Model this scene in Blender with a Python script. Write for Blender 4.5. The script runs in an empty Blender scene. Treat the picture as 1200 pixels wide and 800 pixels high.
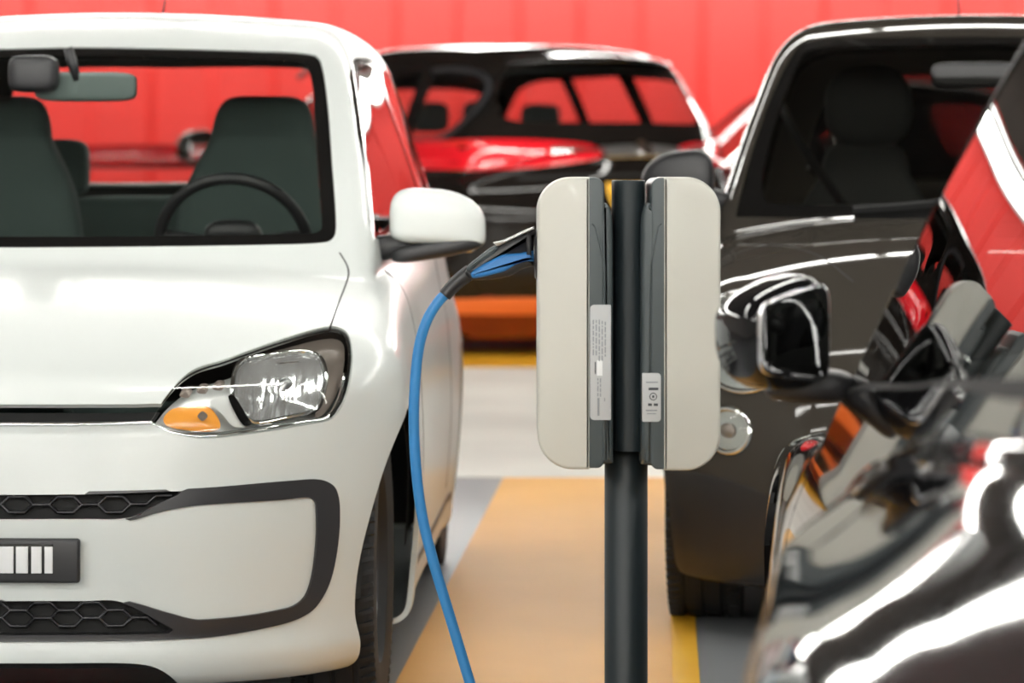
import bpy, math, random
import numpy as np
from mathutils import Vector, Matrix

random.seed(7)
SC = bpy.context.scene
COL = SC.collection
PI = math.pi

# ------------------------------------------------------------------ camera
FPX, CX, HY, CAMZ = 3550.0, 600.0, 205.0, 1.12      # focal length in px, principal column, horizon row, eye height
cam = bpy.data.cameras.new('camera')
cam_ob = bpy.data.objects.new('camera', cam)
COL.objects.link(cam_ob)
cam_ob.location = (0, 0, CAMZ)
cam_ob.rotation_euler = (PI / 2, 0, 0)
cam.sensor_width = 36
cam.lens = 36 * FPX / 1200
cam.shift_y = -(400 - HY) / 1200
cam.dof.use_dof = True
cam.dof.focus_distance = 5.45
cam.dof.aperture_fstop = 4.6
cam.dof.aperture_blades = 0
cam.clip_start = 0.05
SC.camera = cam_ob

vs = SC.view_settings
vs.view_transform = 'Standard'
vs.look = 'None'
vs.exposure = 0.0
vs.gamma = 1.0
vs.use_curve_mapping = False
SC.cycles.use_denoising = True
SC.cycles.max_bounces = 10
SC.cycles.transparent_max_bounces = 16
SC.cycles.caustics_reflective = False
SC.cycles.caustics_refractive = False
SC.cycles.sample_clamp_indirect = 6.0


def at(px, py, d):
    """world point seen at photo pixel (px,py) at depth d"""
    return Vector(((px - CX) / FPX * d, d, CAMZ - (py - HY) / FPX * d))


# ------------------------------------------------------------------ materials
def mat(name, col, rough=0.5, metal=0.0, coat=0.0, spec=0.5, crough=0.03, emit=None, estr=0.0, bump=None):
    m = bpy.data.materials.new(name)
    m.use_nodes = True
    b = m.node_tree.nodes['Principled BSDF']
    b.inputs['Base Color'].default_value = (*col, 1)
    b.inputs['Roughness'].default_value = rough
    b.inputs['Metallic'].default_value = metal
    b.inputs['Coat Weight'].default_value = coat
    b.inputs['Coat Roughness'].default_value = crough
    b.inputs['Specular IOR Level'].default_value = spec
    if emit:
        b.inputs['Emission Color'].default_value = (*emit, 1)
        b.inputs['Emission Strength'].default_value = estr
    if bump:
        nt = m.node_tree
        tc = nt.nodes.new('ShaderNodeTexCoord')
        n = nt.nodes.new('ShaderNodeTexNoise')
        n.inputs['Scale'].default_value = bump[0]
        n.inputs['Detail'].default_value = 3
        bp = nt.nodes.new('ShaderNodeBump')
        bp.inputs['Strength'].default_value = bump[1]
        bp.inputs['Distance'].default_value = 0.002
        nt.links.new(tc.outputs['Object'], n.inputs['Vector'])
        nt.links.new(n.outputs['Fac'], bp.inputs['Height'])
        nt.links.new(bp.outputs['Normal'], b.inputs['Normal'])
    return m


def glass(name, tint=(0.8, 0.85, 0.82), ior=1.5, rough=0.0, boost=1.0):
    """thin sheet of glass: tinted see-through plus a fresnel mirror"""
    m = bpy.data.materials.new(name)
    m.use_nodes = True
    nt = m.node_tree
    nt.nodes.clear()
    out = nt.nodes.new('ShaderNodeOutputMaterial')
    mix = nt.nodes.new('ShaderNodeMixShader')
    fr = nt.nodes.new('ShaderNodeFresnel')
    geo = nt.nodes.new('ShaderNodeNewGeometry')      # the pane has the same index from either side
    io = nt.nodes.new('ShaderNodeMath')
    io.operation = 'MULTIPLY_ADD'
    io.inputs[1].default_value = 1.0 / ior - ior
    io.inputs[2].default_value = ior
    nt.links.new(geo.outputs['Backfacing'], io.inputs[0])
    nt.links.new(io.outputs[0], fr.inputs['IOR'])
    mul = nt.nodes.new('ShaderNodeMath')
    mul.operation = 'MULTIPLY'
    mul.use_clamp = True
    mul.inputs[1].default_value = boost
    tr = nt.nodes.new('ShaderNodeBsdfTransparent')
    tr.inputs['Color'].default_value = (*tint, 1)
    gl = nt.nodes.new('ShaderNodeBsdfGlossy')
    gl.inputs['Roughness'].default_value = rough
    nt.links.new(fr.outputs[0], mul.inputs[0])
    nt.links.new(mul.outputs[0], mix.inputs[0])
    nt.links.new(tr.outputs[0], mix.inputs[1])
    nt.links.new(gl.outputs[0], mix.inputs[2])
    nt.links.new(mix.outputs[0], out.inputs[0])
    return m


M = {}
M['white_paint'] = mat('white_paint', (0.67, 0.705, 0.69), 0.45, coat=0.45, crough=0.16)
M['black_paint'] = mat('black_paint', (0.006, 0.006, 0.007), 0.5, coat=1.0, spec=0.0)
M['brown_grey_paint'] = mat('brown_grey_paint', (0.042, 0.037, 0.031), 0.6, coat=0.35, spec=0.0)
M['dark_paint'] = mat('dark_paint', (0.010, 0.008, 0.007), 0.5, coat=0.6, spec=0.0)
M['red_paint'] = mat('red_paint', (0.45, 0.05, 0.05), 0.35, coat=1.0)
M['black_plastic'] = mat('black_plastic', (0.018, 0.018, 0.02), 0.42)
M['black_gloss'] = mat('black_gloss', (0.006, 0.006, 0.006), 0.08)
M['black_matt'] = mat('black_matt', (0.008, 0.008, 0.008), 0.8)
M['satin_black'] = mat('satin_black', (0.025, 0.025, 0.028), 0.3)
M['black_trim'] = mat('black_trim', (0.010, 0.010, 0.010), 0.6, spec=0.05)
M['rubber'] = mat('rubber', (0.016, 0.016, 0.017), 0.7)
M['interior'] = mat('interior', (0.03, 0.034, 0.032), 0.75)
M['seat_cloth'] = mat('seat_cloth', (0.075, 0.105, 0.098), 0.9, bump=(300, 0.3))
M['chrome'] = mat('chrome', (0.86, 0.87, 0.86), 0.08, metal=1)
M['chrome_soft'] = mat('chrome_soft', (0.78, 0.79, 0.78), 0.22, metal=1)
M['smoke'] = mat('smoke', (0.24, 0.20, 0.175), 0.3, metal=0.4)
M['lamp_silver'] = mat('lamp_silver', (0.80, 0.81, 0.80), 0.35, metal=0.35)
M['silver'] = mat('silver', (0.45, 0.46, 0.46), 0.3, metal=0.8)
M['amber'] = mat('amber', (0.95, 0.38, 0.06), 0.25, coat=0.5)
M['red_lens'] = mat('red_lens', (0.75, 0.01, 0.02), 0.12, coat=1.0)
M['white_plastic'] = mat('white_plastic', (0.585, 0.580, 0.525), 0.42, coat=0.15)
M['grey_plastic'] = mat('grey_plastic', (0.052, 0.067, 0.072), 0.40)
M['post_paint'] = mat('post_paint', (0.014, 0.021, 0.025), 0.42, spec=0.35)
M['label'] = mat('label', (0.50, 0.52, 0.53), 0.45)
M['label_white'] = mat('label_white', (0.85, 0.87, 0.88), 0.45)
M['ink'] = mat('ink', (0.05, 0.055, 0.06), 0.6)
M['ink_grey'] = mat('ink_grey', (0.26, 0.28, 0.30), 0.6)
M['blue_cable'] = mat('blue_cable', (0.03, 0.215, 0.52), 0.42)
M['blue_grip'] = mat('blue_grip', (0.025, 0.18, 0.48), 0.5)
M['plate_yellow'] = mat('plate_yellow', (0.85, 0.45, 0.02), 0.4)
M['plate_white'] = mat('plate_white', (0.78, 0.79, 0.80), 0.4)
M['mirror_glass'] = mat('mirror_glass', (0.75, 0.75, 0.77), 0.02, metal=1)
M['windscreen_glass'] = glass('windscreen_glass', (0.80, 0.83, 0.81), 1.4)
M['side_glass'] = glass('side_glass', (0.55, 0.58, 0.56), 1.5)
M['dark_glass'] = glass('dark_glass', (0.30, 0.31, 0.30), 1.5)
M['clear_glass'] = glass('clear_glass', (0.86, 0.88, 0.87), 1.4)
M['tinted_glass'] = glass('tinted_glass', (0.50, 0.50, 0.48), 1.45)
M['mid_glass'] = glass('mid_glass', (0.68, 0.69, 0.68), 1.45)
M['mirror_back'] = mat('mirror_back', (0.13, 0.165, 0.155), 0.5)
M['privacy_glass'] = glass('privacy_glass', (0.10, 0.10, 0.10), 1.5)
M['lining_beige'] = mat('lining_beige', (0.16, 0.145, 0.12), 0.8)
M['clear_lens'] = glass('clear_lens', (0.95, 0.96, 0.95), 1.4)
M['orange_reflection'] = mat('orange_reflection', (0.75, 0.16, 0.04), 0.35, coat=0.4)
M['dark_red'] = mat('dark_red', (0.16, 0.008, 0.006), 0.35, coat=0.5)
M['tube_light'] = mat('tube_light', (1, 1, 1), 0.5, emit=(1.0, 0.985, 0.93), estr=1.0)
M['lamp_body'] = mat('lamp_body', (0.7, 0.7, 0.68), 0.5)


# ------------------------------------------------------------------ mesh helpers
def new_obj(name, me, m, parent=None, smooth=True):
    o = bpy.data.objects.new(name, me)
    COL.objects.link(o)
    ms = m if isinstance(m, (list, tuple)) else [m]
    for q in ms:
        me.materials.append(M[q] if isinstance(q, str) else q)
    if parent is not None:
        o.parent = parent
    return o


class MB:
    """collects pieces of ONE mesh"""

    def __init__(s):
        s.v, s.f, s.mi, s.sm = [], [], [], []

    def add(s, verts, faces, mi=0, smooth=True):
        b = len(s.v)
        s.v += [tuple(p) for p in verts]
        for f in faces:
            s.f.append([b + i for i in f])
            s.mi.append(mi)
            s.sm.append(smooth)
        return s

    def box(s, c, d, bev=0.0, rot=None, mi=0, seg=3):
        import bmesh
        bm = bmesh.new()
        bmesh.ops.create_cube(bm, size=1)
        bmesh.ops.scale(bm, vec=Vector(d), verts=bm.verts)
        if bev > 0:
            bmesh.ops.bevel(bm, geom=list(bm.edges), offset=bev, segments=seg, profile=0.5, affect='EDGES')
        mt = Matrix.Translation(Vector(c))
        if rot is not None:
            mt = mt @ rot.to_4x4()
        bm.transform(mt)
        bm.verts.index_update()
        s.add([v.co[:] for v in bm.verts], [[v.index for v in f.verts] for f in bm.faces], mi, bev > 0)
        bm.free()
        return s

    def tube(s, pts, r, n=12, caps=True, mi=0, sq=None):
        pts = [Vector(p) for p in pts]
        rs = r if isinstance(r, (list, tuple)) else [r] * len(pts)
        ring = []
        up = None
        for i, p in enumerate(pts):
            t = (pts[min(i + 1, len(pts) - 1)] - pts[max(i - 1, 0)]).normalized()
            if up is None:
                up = Vector((0, 0, 1)) if abs(t.z) < 0.9 else Vector((0, 1, 0))
            a = t.cross(up).normalized()
            up = a.cross(t).normalized()
            kx, ky = (1, 1) if sq is None else sq
            ring.append([p + (a * math.cos(2 * PI * k / n) * kx + up * math.sin(2 * PI * k / n) * ky) * rs[i] for k in range(n)])
        v = [q for rg in ring for q in rg]
        f = []
        for i in range(len(pts) - 1):
            for k in range(n):
                f.append([i * n + k, i * n + (k + 1) % n, (i + 1) * n + (k + 1) % n, (i + 1) * n + k])
        if caps:
            f.append(list(range(n))[::-1])
            f.append([(len(pts) - 1) * n + k for k in range(n)])
        return s.add(v, f, mi)

    def lathe(s, prof, c=(0, 0, 0), axis='y', n=48, mi=0, closed=False):
        """prof: (radius, along-axis)"""
        v, f = [], []
        for r, h in prof:
            for k in range(n):
                a = 2 * PI * k / n
                p = {'y': (r * math.cos(a), h, r * math.sin(a)), 'z': (r * math.cos(a), r * math.sin(a), h),
                     'x': (h, r * math.cos(a), r * math.sin(a))}[axis]
                v.append((p[0] + c[0], p[1] + c[1], p[2] + c[2]))
        L = len(prof)
        for i in range(L - 1 if not closed else L):
            j = (i + 1) % L
            for k in range(n):
                f.append([i * n + k, i * n + (k + 1) % n, j * n + (k + 1) % n, j * n + k])
        return s.add(v, f, mi)

    def sup(s, c, r, e=(0.5, 0.5), n=(40, 24), warp=None, mi=0, rot=None):
        """superellipsoid with radii r; e<1 boxy"""
        sg = lambda w, p: math.copysign(abs(w) ** p, w)
        v, f = [], []
        nu, nv = n
        for j in range(nv + 1):
            ph = -PI / 2 + PI * j / nv
            for i in range(nu):
                th = 2 * PI * i / nu
                p = Vector((r[0] * sg(math.cos(ph), e[0]) * sg(math.cos(th), e[1]), r[1] * sg(math.cos(ph), e[0]) * sg(math.sin(th), e[1]), r[2] * sg(math.sin(ph), e[0])))
                if warp:
                    p = Vector(warp(p))
                if rot is not None:
                    p = rot @ p
                v.append(p + Vector(c))
        for j in range(nv):
            for i in range(nu):
                f.append([j * nu + i, j * nu + (i + 1) % nu, (j + 1) * nu + (i + 1) % nu, (j + 1) * nu + i])
        return s.add(v, f, mi)

    def prism(s, poly, d, to=lambda u, w, h: (u, h, w), mi=0, smooth=False):
        """poly (u,w) extruded from h=d[0] to d[1]"""
        n = len(poly)
        v = [to(u, w, d[0]) for u, w in poly] + [to(u, w, d[1]) for u, w in poly]
        f = [list(range(n))[::-1], list(range(n, 2 * n))] + [[i, (i + 1) % n, n + (i + 1) % n, n + i] for i in range(n)]
        return s.add(v, f, mi, smooth)

    def build(s, name, m, parent=None, loc=None):
        me = bpy.data.meshes.new(name)
        me.from_pydata(s.v, [], s.f)
        me.polygons.foreach_set('material_index', s.mi)
        me.polygons.foreach_set('use_smooth', s.sm)
        import bmesh
        bm = bmesh.new()
        bm.from_mesh(me)
        bmesh.ops.recalc_face_normals(bm, faces=bm.faces)
        bm.to_mesh(me)
        bm.free()
        o = new_obj(name, me, m, parent)
        if loc is not None:
            o.location = loc
        if any(s.sm) and not all(s.sm):
            pass
        return o


def sharp(o, ang=35):
    me = o.data
    me.set_sharp_from_angle(angle=math.radians(ang))
    return o


def empty(name, loc, rz=0.0):
    o = bpy.data.objects.new(name, None)
    COL.objects.link(o)
    o.location = loc
    o.rotation_euler = (0, 0, rz)
    o.empty_display_size = 0.2
    return o


def tag(o, label=None, cat=None, group=None, kind=None):
    if label:
        o['label'] = label
    if cat:
        o['category'] = cat
    if group:
        o['group'] = group
    if kind:
        o['kind'] = kind
    return o


def np_mesh(name, V, T, m, parent=None, N=None, fmi=None):
    """numpy vertices + triangles -> object"""
    me = bpy.data.meshes.new(name)
    nv, nf = len(V), len(T)
    k = T.shape[1]
    me.vertices.add(nv)
    me.vertices.foreach_set('co', np.ascontiguousarray(V, dtype=np.float32).ravel())
    me.loops.add(nf * k)
    me.loops.foreach_set('vertex_index', np.ascontiguousarray(T, dtype=np.int32).ravel())
    me.polygons.add(nf)
    me.polygons.foreach_set('loop_start', np.arange(0, nf * k, k, dtype=np.int32))
    me.polygons.foreach_set('use_smooth', np.ones(nf, dtype=bool))
    if fmi is not None:
        me.polygons.foreach_set('material_index', fmi.astype(np.int32))
    me.update(calc_edges=True)
    if N is not None:
        me.normals_split_custom_set_from_vertices(N.tolist())
    return new_obj(name, me, m, parent)


def spline(tab, lo, hi, n=800):
    """smooth monotone-ish interpolation of a table of (t,value), returned as a fast lookup"""
    t = np.array([p[0] for p in tab], float)
    v = np.array([p[1] for p in tab], float)
    h = np.diff(t)
    d = np.diff(v) / h
    mm = np.zeros(len(t))
    mm[0], mm[-1] = d[0], d[-1]
    for i in range(1, len(t) - 1):
        if d[i - 1] * d[i] > 0:
            w1, w2 = 2 * h[i] + h[i - 1], h[i] + 2 * h[i - 1]
            mm[i] = (w1 + w2) / (w1 / d[i - 1] + w2 / d[i])
    xs = np.linspace(lo, hi, n)
    out = np.empty(n)
    for q, x in enumerate(xs):
        if x <= t[0]:
            out[q] = v[0] + mm[0] * (x - t[0])
        elif x >= t[-1]:
            out[q] = v[-1] + mm[-1] * (x - t[-1])
        else:
            i = int(np.searchsorted(t, x) - 1)
            s = (x - t[i]) / h[i]
            out[q] = ((2 * s ** 3 - 3 * s ** 2 + 1) * v[i] + (s ** 3 - 2 * s ** 2 + s) * h[i] * mm[i]
                      + (-2 * s ** 3 + 3 * s ** 2) * v[i + 1] + (s ** 3 - s ** 2) * h[i] * mm[i + 1])
    return lambda x: np.interp(x, xs, out)


def rounded(pts, per=10, closed=True):
    """Catmull-Rom curve through pts; a point given as (x,y,1) stays a sharp corner"""
    n = len(pts)
    P = [np.array(p[:2], float) for p in pts]
    S = [len(p) > 2 for p in pts]
    out = []
    rng = range(n) if closed else range(n - 1)
    for i in rng:
        p1, p2 = P[i], P[(i + 1) % n]
        p0 = P[i - 1] if (closed or i > 0) else p1
        p3 = P[(i + 2) % n] if (closed or i + 2 < n) else p2
        if S[i]:
            p0 = p1 - (p2 - p1)
        if S[(i + 1) % n]:
            p3 = p2 + (p2 - p1)
        d = np.linalg.norm(p2 - p1)
        l0 = max(np.linalg.norm(p1 - p0), 1e-6)
        l2 = max(np.linalg.norm(p3 - p2), 1e-6)
        m1 = (p2 - p0) / (d + l0) * d
        m2 = (p3 - p1) / (d + l2) * d
        for k in range(per):
            t = k / per
            out.append((2 * t ** 3 - 3 * t ** 2 + 1) * p1 + (t ** 3 - 2 * t ** 2 + t) * m1 + (-2 * t ** 3 + 3 * t ** 2) * p2 + (t ** 3 - t ** 2) * m2)
    if not closed:
        out.append(P[-1])
    return np.array(out)


def inside(poly, q):
    """even-odd test, q (N,2)"""
    res = np.zeros(len(q), bool)
    lo, hi = poly.min(0), poly.max(0)
    idx = np.where((q[:, 0] >= lo[0]) & (q[:, 0] <= hi[0]) & (q[:, 1] >= lo[1]) & (q[:, 1] <= hi[1]))[0]
    if len(idx) == 0:
        return res
    x, y = q[idx, 0], q[idx, 1]
    r = np.zeros(len(idx), bool)
    n = len(poly)
    for i in range(n):
        x1, y1 = poly[i]
        x2, y2 = poly[(i + 1) % n]
        if y1 == y2:
            continue
        c = ((y1 > y) != (y2 > y)) & (x < (x2 - x1) * (y - y1) / (y2 - y1) + x1)
        r ^= c
    res[idx] = r
    return res

# ------------------------------------------------------------------ car bodies: one smooth implicit surface per car
def smax(a, b, k):
    h = np.maximum(k - np.abs(a - b), 0) / k
    return np.maximum(a, b) + h * h * k * 0.25


def smin(a, b, k):
    return -smax(-a, -b, k)


class Car:
    """local frame: x back from the nose, y to the car's own right-hand side when it faces us from image left, z up"""

    def __init__(s, name, P, nose, ang, label, cat='car', group=None, vis=-1):
        s.P = P
        s.vis = vis
        L = s.L = P['L']
        s.nose = spline(P['nose'], -0.2, 2.2)
        s.hood = spline(P['hood'], -0.5, L + 0.5)
        s.hwz = spline(P['hwz'], -0.2, 2.2)
        s.hwx = spline(P['hwx'], -0.5, L + 0.5)
        s.roof = spline(P['roof'], -0.5, L + 0.5)
        s.gh = spline(P['gh'], 0.0, 2.4)
        s.ghx = spline(P['ghx'], -0.5, L + 0.5)
        if 'hwz2' in P:
            s.hwz2 = spline(P['hwz2'], -0.2, 2.2)
        s.rise = spline(P.get('rise', [(0, 0.0), (1, 0.0)]), -0.5, L + 0.5)
        s.rear = spline(P['rear'], -0.2, 2.4)
        s.grear = spline(P['grear'], 0.0, 2.4)
        s.ang = ang
        bx = Vector((math.sin(ang), math.cos(ang), 0))
        c = Vector((nose[0], nose[1], 0)) + bx * (L / 2)
        s.root = empty(name, c, PI / 2 - ang)
        tag(s.root, label, cat, group)
        s.off = (-L / 2, 0, 0)
        s.mw = Matrix.Translation(c) @ Matrix.Rotation(PI / 2 - ang, 4, 'Z') @ Matrix.Translation((-L / 2, 0, 0))
        s.mwi = s.mw.inverted()
        s.mn = np.array(s.mw)
        s.eye = np.array(s.mwi @ Vector((0, 0, CAMZ)))

    # --- the surface
    def F(s, p):
        P = s.P
        x, y, z = p[..., 0], p[..., 1], p[..., 2]
        a = np.abs(y)
        k = P.get('k', 0.10)
        zz = z - s.rise(x)
        hw = s.hwz(zz)
        if 'hwz2' in P:
            t = np.clip((x - P['mix'][0]) / (P['mix'][1] - P['mix'][0]), 0, 1)
            t = t * t * (3 - 2 * t)
            hw = hw * (1 - t) + s.hwz2(zz) * t
        side = a - hw * s.hwx(x)
        for (fx, fr, fa) in P.get('flare', []):
            d = np.sqrt((x - fx) ** 2 + (z - P['axle_z']) ** 2)
            side = side - fa * np.exp(-((d - fr) / 0.09) ** 2)
        pa = P['plan']
        front = s.nose(z) + pa[0] * (a / pa[1]) ** pa[2] - x
        top = z - (s.hood(x) - P['crown'] * (a / 0.7) ** 2.5)
        bot = P['zb'] - z
        ra = P.get('rplan', (0.12, 0.7, 3.0))
        back = x - (s.rear(z) - ra[0] * (a / ra[1]) ** ra[2])
        low = smax(smax(smax(side, front, k), smax(top, back, 0.05), P.get('kt', 0.07)), bot, 0.05)
        # glasshouse
        x0, z0, x1, z1 = P['ws']
        wc = P['wsc']
        w = x0 + (z - z0) * (x1 - x0) / (z1 - z0) + wc[0] * (a / 0.67) ** wc[1] - x
        w = w * (z1 - z0) / math.hypot(x1 - x0, z1 - z0)
        gs = (a - s.gh(z) - s.ghx(x))
        gr = z - (s.roof(x) - P['rcrown'] * (a / 0.6) ** 2)
        gb = x - (s.grear(z) - P.get('gplan', 0.10) * (a / 0.65) ** 2.5)
        g = smax(smax(smax(w, gs, P.get('kp', 0.05)), gb, 0.08), gr, P.get('kr', 0.09))
        g = smax(g, 0.5 - z, 0.02)
        return smin(low, g, P.get('kj', 0.02))

    def grad(s, p):
        e = 0.002
        g = np.empty_like(p)
        for i in range(3):
            d = np.zeros(3)
            d[i] = e
            g[..., i] = s.F(p + d) - s.F(p - d)
        n = np.linalg.norm(g, axis=-1, keepdims=True)
        return g / np.maximum(n, 1e-9)

    def march(s, o, d, t0, t1, n=90, outward=True):
        """first sign change of F along o+t d"""
        N = len(o)
        lo = np.full(N, t0)
        hi = np.full(N, t1)
        found = np.zeros(N, bool)
        prev = t0
        for t in np.linspace(t0, t1, n)[1:]:
            f = s.F(o + d * t)
            hitm = (~found) & ((f > 0) if outward else (f < 0))
            lo[hitm], hi[hitm] = prev, t
            found |= hitm
            prev = t
        for _ in range(22):
            m = 0.5 * (lo + hi)
            f = s.F(o + d * m[:, None])
            up = (f > 0) if outward else (f < 0)
            hi = np.where(up, m, hi)
            lo = np.where(up, lo, m)
        return o + d * (0.5 * (lo + hi))[:, None], found

    def pix(s, V, mirror=True):
        """photo pixel of local points (taken on the side facing the image's right)"""
        q = V.copy()
        if mirror:
            q[:, 1] = s.vis * np.abs(q[:, 1])
        w = q @ s.mn[:3, :3].T + s.mn[:3, 3]
        return np.stack([CX + FPX * w[:, 0] / w[:, 1], HY + FPX * (CAMZ - w[:, 2]) / w[:, 1]], 1)

    def hit(s, pts, flip=True):
        """local surface points seen at photo pixels; flip -> y made positive"""
        pts = np.asarray(pts, float)
        w = np.stack([(pts[:, 0] - CX) / FPX, np.ones(len(pts)), -(pts[:, 1] - HY) / FPX], 1)
        R = np.array(s.mwi)[:3, :3]
        d = w @ R.T
        dist = np.linalg.norm(s.eye[:2]) - s.L * 0.5
        o = np.broadcast_to(s.eye, d.shape).copy()
        p, ok = s.march(o, d, max(0.5, dist - 3.2), dist + s.L + 0.5, 260, outward=False)
        return p, ok

    # --- mesh of the half body
    def shell(s, daz=0.4, dphi=0.4, dx=0.012, zc=0.62, xa=1.3, xe=None, phi0=-37):
        xe = xe or s.L - 1.0
        az = np.radians(np.arange(0, 90 + 1e-6, daz))
        xs = np.linspace(xa, xe, max(2, int((xe - xa) / dx)))
        u = [(xa, a) for a in az] + [(x, PI / 2) for x in xs[1:-1]] + [(xe, PI / 2 + a) for a in az]
        u = np.array(u)
        ph = np.radians(np.linspace(phi0, 90, int((90 - phi0) / dphi) + 1))
        nu, nv = len(u), len(ph)
        A, PH = np.meshgrid(u[:, 1], ph, indexing='ij')
        X, _ = np.meshgrid(u[:, 0], ph, indexing='ij')
        o = np.stack([X, np.zeros_like(X), np.full_like(X, zc)], -1).reshape(-1, 3)
        d = np.stack([-np.cos(PH) * np.cos(A), np.cos(PH) * np.sin(A), np.sin(PH)], -1).reshape(-1, 3)
        d[np.abs(d) < 1e-9] = 0
        V, ok = s.march(o, d, 0.02, 2.6, 100)
        V[np.abs(V[:, 1]) < 1e-6, 1] = 0
        i, j = np.meshgrid(np.arange(nu - 1), np.arange(nv - 1), indexing='ij')
        a = (i * nv + j).ravel()
        b, c, e = a + nv, a + nv + 1, a + 1
        T = np.concatenate([np.stack([a, c, b], 1), np.stack([a, e, c], 1)])
        ar = np.linalg.norm(np.cross(V[T[:, 1]] - V[T[:, 0]], V[T[:, 2]] - V[T[:, 0]]), axis=1)
        T = T[ar > 1e-9]
        s.V, s.T = V, T
        s.rid = np.zeros(len(T), int)
        s.names = ['body']
        s.N = s.grad(V)

    def proj2(s, V, how):
        if how == 'px':
            return s.pix(V)
        i = {'xz': (0, 2), 'yz': (1, 2), 'xy': (0, 1)}[how]
        return V[:, i]

    def cut(s, name, poly, how='px', cond=None):
        """make the part of the skin inside poly its own region (vertices slide onto the outline)"""
        poly = np.asarray(poly, float)
        V, T = s.V, s.T
        ok = np.ones(len(V), bool) if cond is None else cond(V, s.N)
        q = s.proj2(V, how)
        ins = inside(poly, q) & ok
        E = np.concatenate([T[:, [0, 1]], T[:, [1, 2]], T[:, [2, 0]]])
        E = np.unique(np.sort(E, 1), axis=0)
        cr = E[(ins[E[:, 0]] != ins[E[:, 1]]) & ok[E[:, 0]] & ok[E[:, 1]]]
        snapped = np.zeros(len(V), bool)
        if len(cr):
            A, B = V[cr[:, 0]], V[cr[:, 1]]
            ia = ins[cr[:, 0]]
            lo, hi = np.zeros(len(cr)), np.ones(len(cr))
            for _ in range(14):
                m = 0.5 * (lo + hi)
                im = inside(poly, s.proj2(A + (B - A) * m[:, None], how))
                same = im == ia
                lo = np.where(same, m, lo)
                hi = np.where(same, hi, m)
            t = 0.5 * (lo + hi)
            Pm = A + (B - A) * t[:, None]
            first = t < 0.5
            who = np.where(first, cr[:, 0], cr[:, 1])
            dist = np.linalg.norm(Pm - V[who], axis=1)
            # keep the middle line in the middle
            oth = np.where(first, cr[:, 1], cr[:, 0])
            bad = (V[who, 1] == 0) & (V[oth, 1] != 0)
            order = np.argsort(dist)[::-1]
            order = order[~bad[order]]
            V[who[order]] = Pm[order]
            snapped[who[order]] = True
        free = ~snapped
        cnt_in = (ins[T] & free[T]).sum(1)
        cnt_out = ((~ins)[T] & free[T]).sum(1)
        cen = V[T].mean(1)
        cin = inside(poly, s.proj2(cen, how))
        if cond is not None:
            cin &= cond(cen, s.N[T].mean(1))
        face = np.where(cnt_in + cnt_out == 0, cin, cnt_in > cnt_out)
        # thin slivers: fall back on the centre
        mixed = (cnt_in > 0) & (cnt_out > 0)
        face = np.where(mixed, cin, face)
        if name not in s.names:
            s.names.append(name)
        # stray specks stay what they were
        fi = np.where(face)[0]
        if len(fi) > 20:
            lab = np.arange(len(V))
            TT = T[fi]
            for _ in range(60):
                mn = lab[TT].min(1)
                old = lab.copy()
                for c_ in range(3):
                    np.minimum.at(lab, TT[:, c_], mn)
                lab = lab[lab]
                lab = lab[lab]
                if (lab == old).all():
                    break
            root = lab[TT[:, 0]]
            u_, inv_, cnt_ = np.unique(root, return_inverse=True, return_counts=True)
            good = cnt_[inv_] > 0.06 * len(fi)
            face = np.zeros(len(T), bool)
            face[fi[good]] = True
        s.rid[face] = s.names.index(name)

    def piece(s, names, sides=(1, -1)):
        ids = [s.names.index(n) for n in ([names] if isinstance(names, str) else names) if n in s.names]
        T = s.T[np.isin(s.rid, ids)]
        used = np.unique(T)
        re = np.full(len(s.V), -1)
        re[used] = np.arange(len(used))
        T = re[T]
        V = s.V[used]
        N = s.grad(V)
        N[V[:, 1] == 0, 1] = 0
        if len(sides) == 1:
            if sides[0] < 0:
                V = V * [1, -1, 1]
                N = N * [1, -1, 1]
                T = T[:, ::-1]
            return V, N, T
        n = len(V)
        m = np.arange(n) + n
        mid = V[:, 1] == 0
        m[mid] = np.where(mid)[0]
        keep = ~mid
        new = np.cumsum(keep) - 1 + n
        m[keep] = new[keep]
        V2 = np.concatenate([V, V[keep] * [1, -1, 1]])
        N2 = np.concatenate([N, N[keep] * [1, -1, 1]])
        T2 = np.concatenate([T, m[T][:, ::-1]])
        return V2, N2, T2

    @staticmethod
    def rim(V, N, T, depth, flare=0.0):
        """wall down from every open edge"""
        E = np.concatenate([T[:, [0, 1]], T[:, [1, 2]], T[:, [2, 0]]])
        key = np.sort(E, 1)
        _, inv, cnt = np.unique(key, axis=0, return_inverse=True, return_counts=True)
        e = E[cnt[inv] == 1]
        n = len(V)
        a, b = e[:, 0], e[:, 1]
        k = len(e)
        Va = np.concatenate([V[a], V[b], V[a] - N[a] * depth, V[b] - N[b] * depth])
        i = np.arange(k)
        t = np.concatenate([np.stack([i, i + 2 * k, i + 3 * k], 1), np.stack([i, i + 3 * k, i + k], 1)]) + n
        ev = V[b] - V[a]
        out = np.cross(ev, N[a])
        ln = np.linalg.norm(out, axis=1, keepdims=True)
        out = out / np.maximum(ln, 1e-9)
        return np.concatenate([V, Va]), np.concatenate([N, np.tile(out, (4, 1))]), np.concatenate([T, t])

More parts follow.
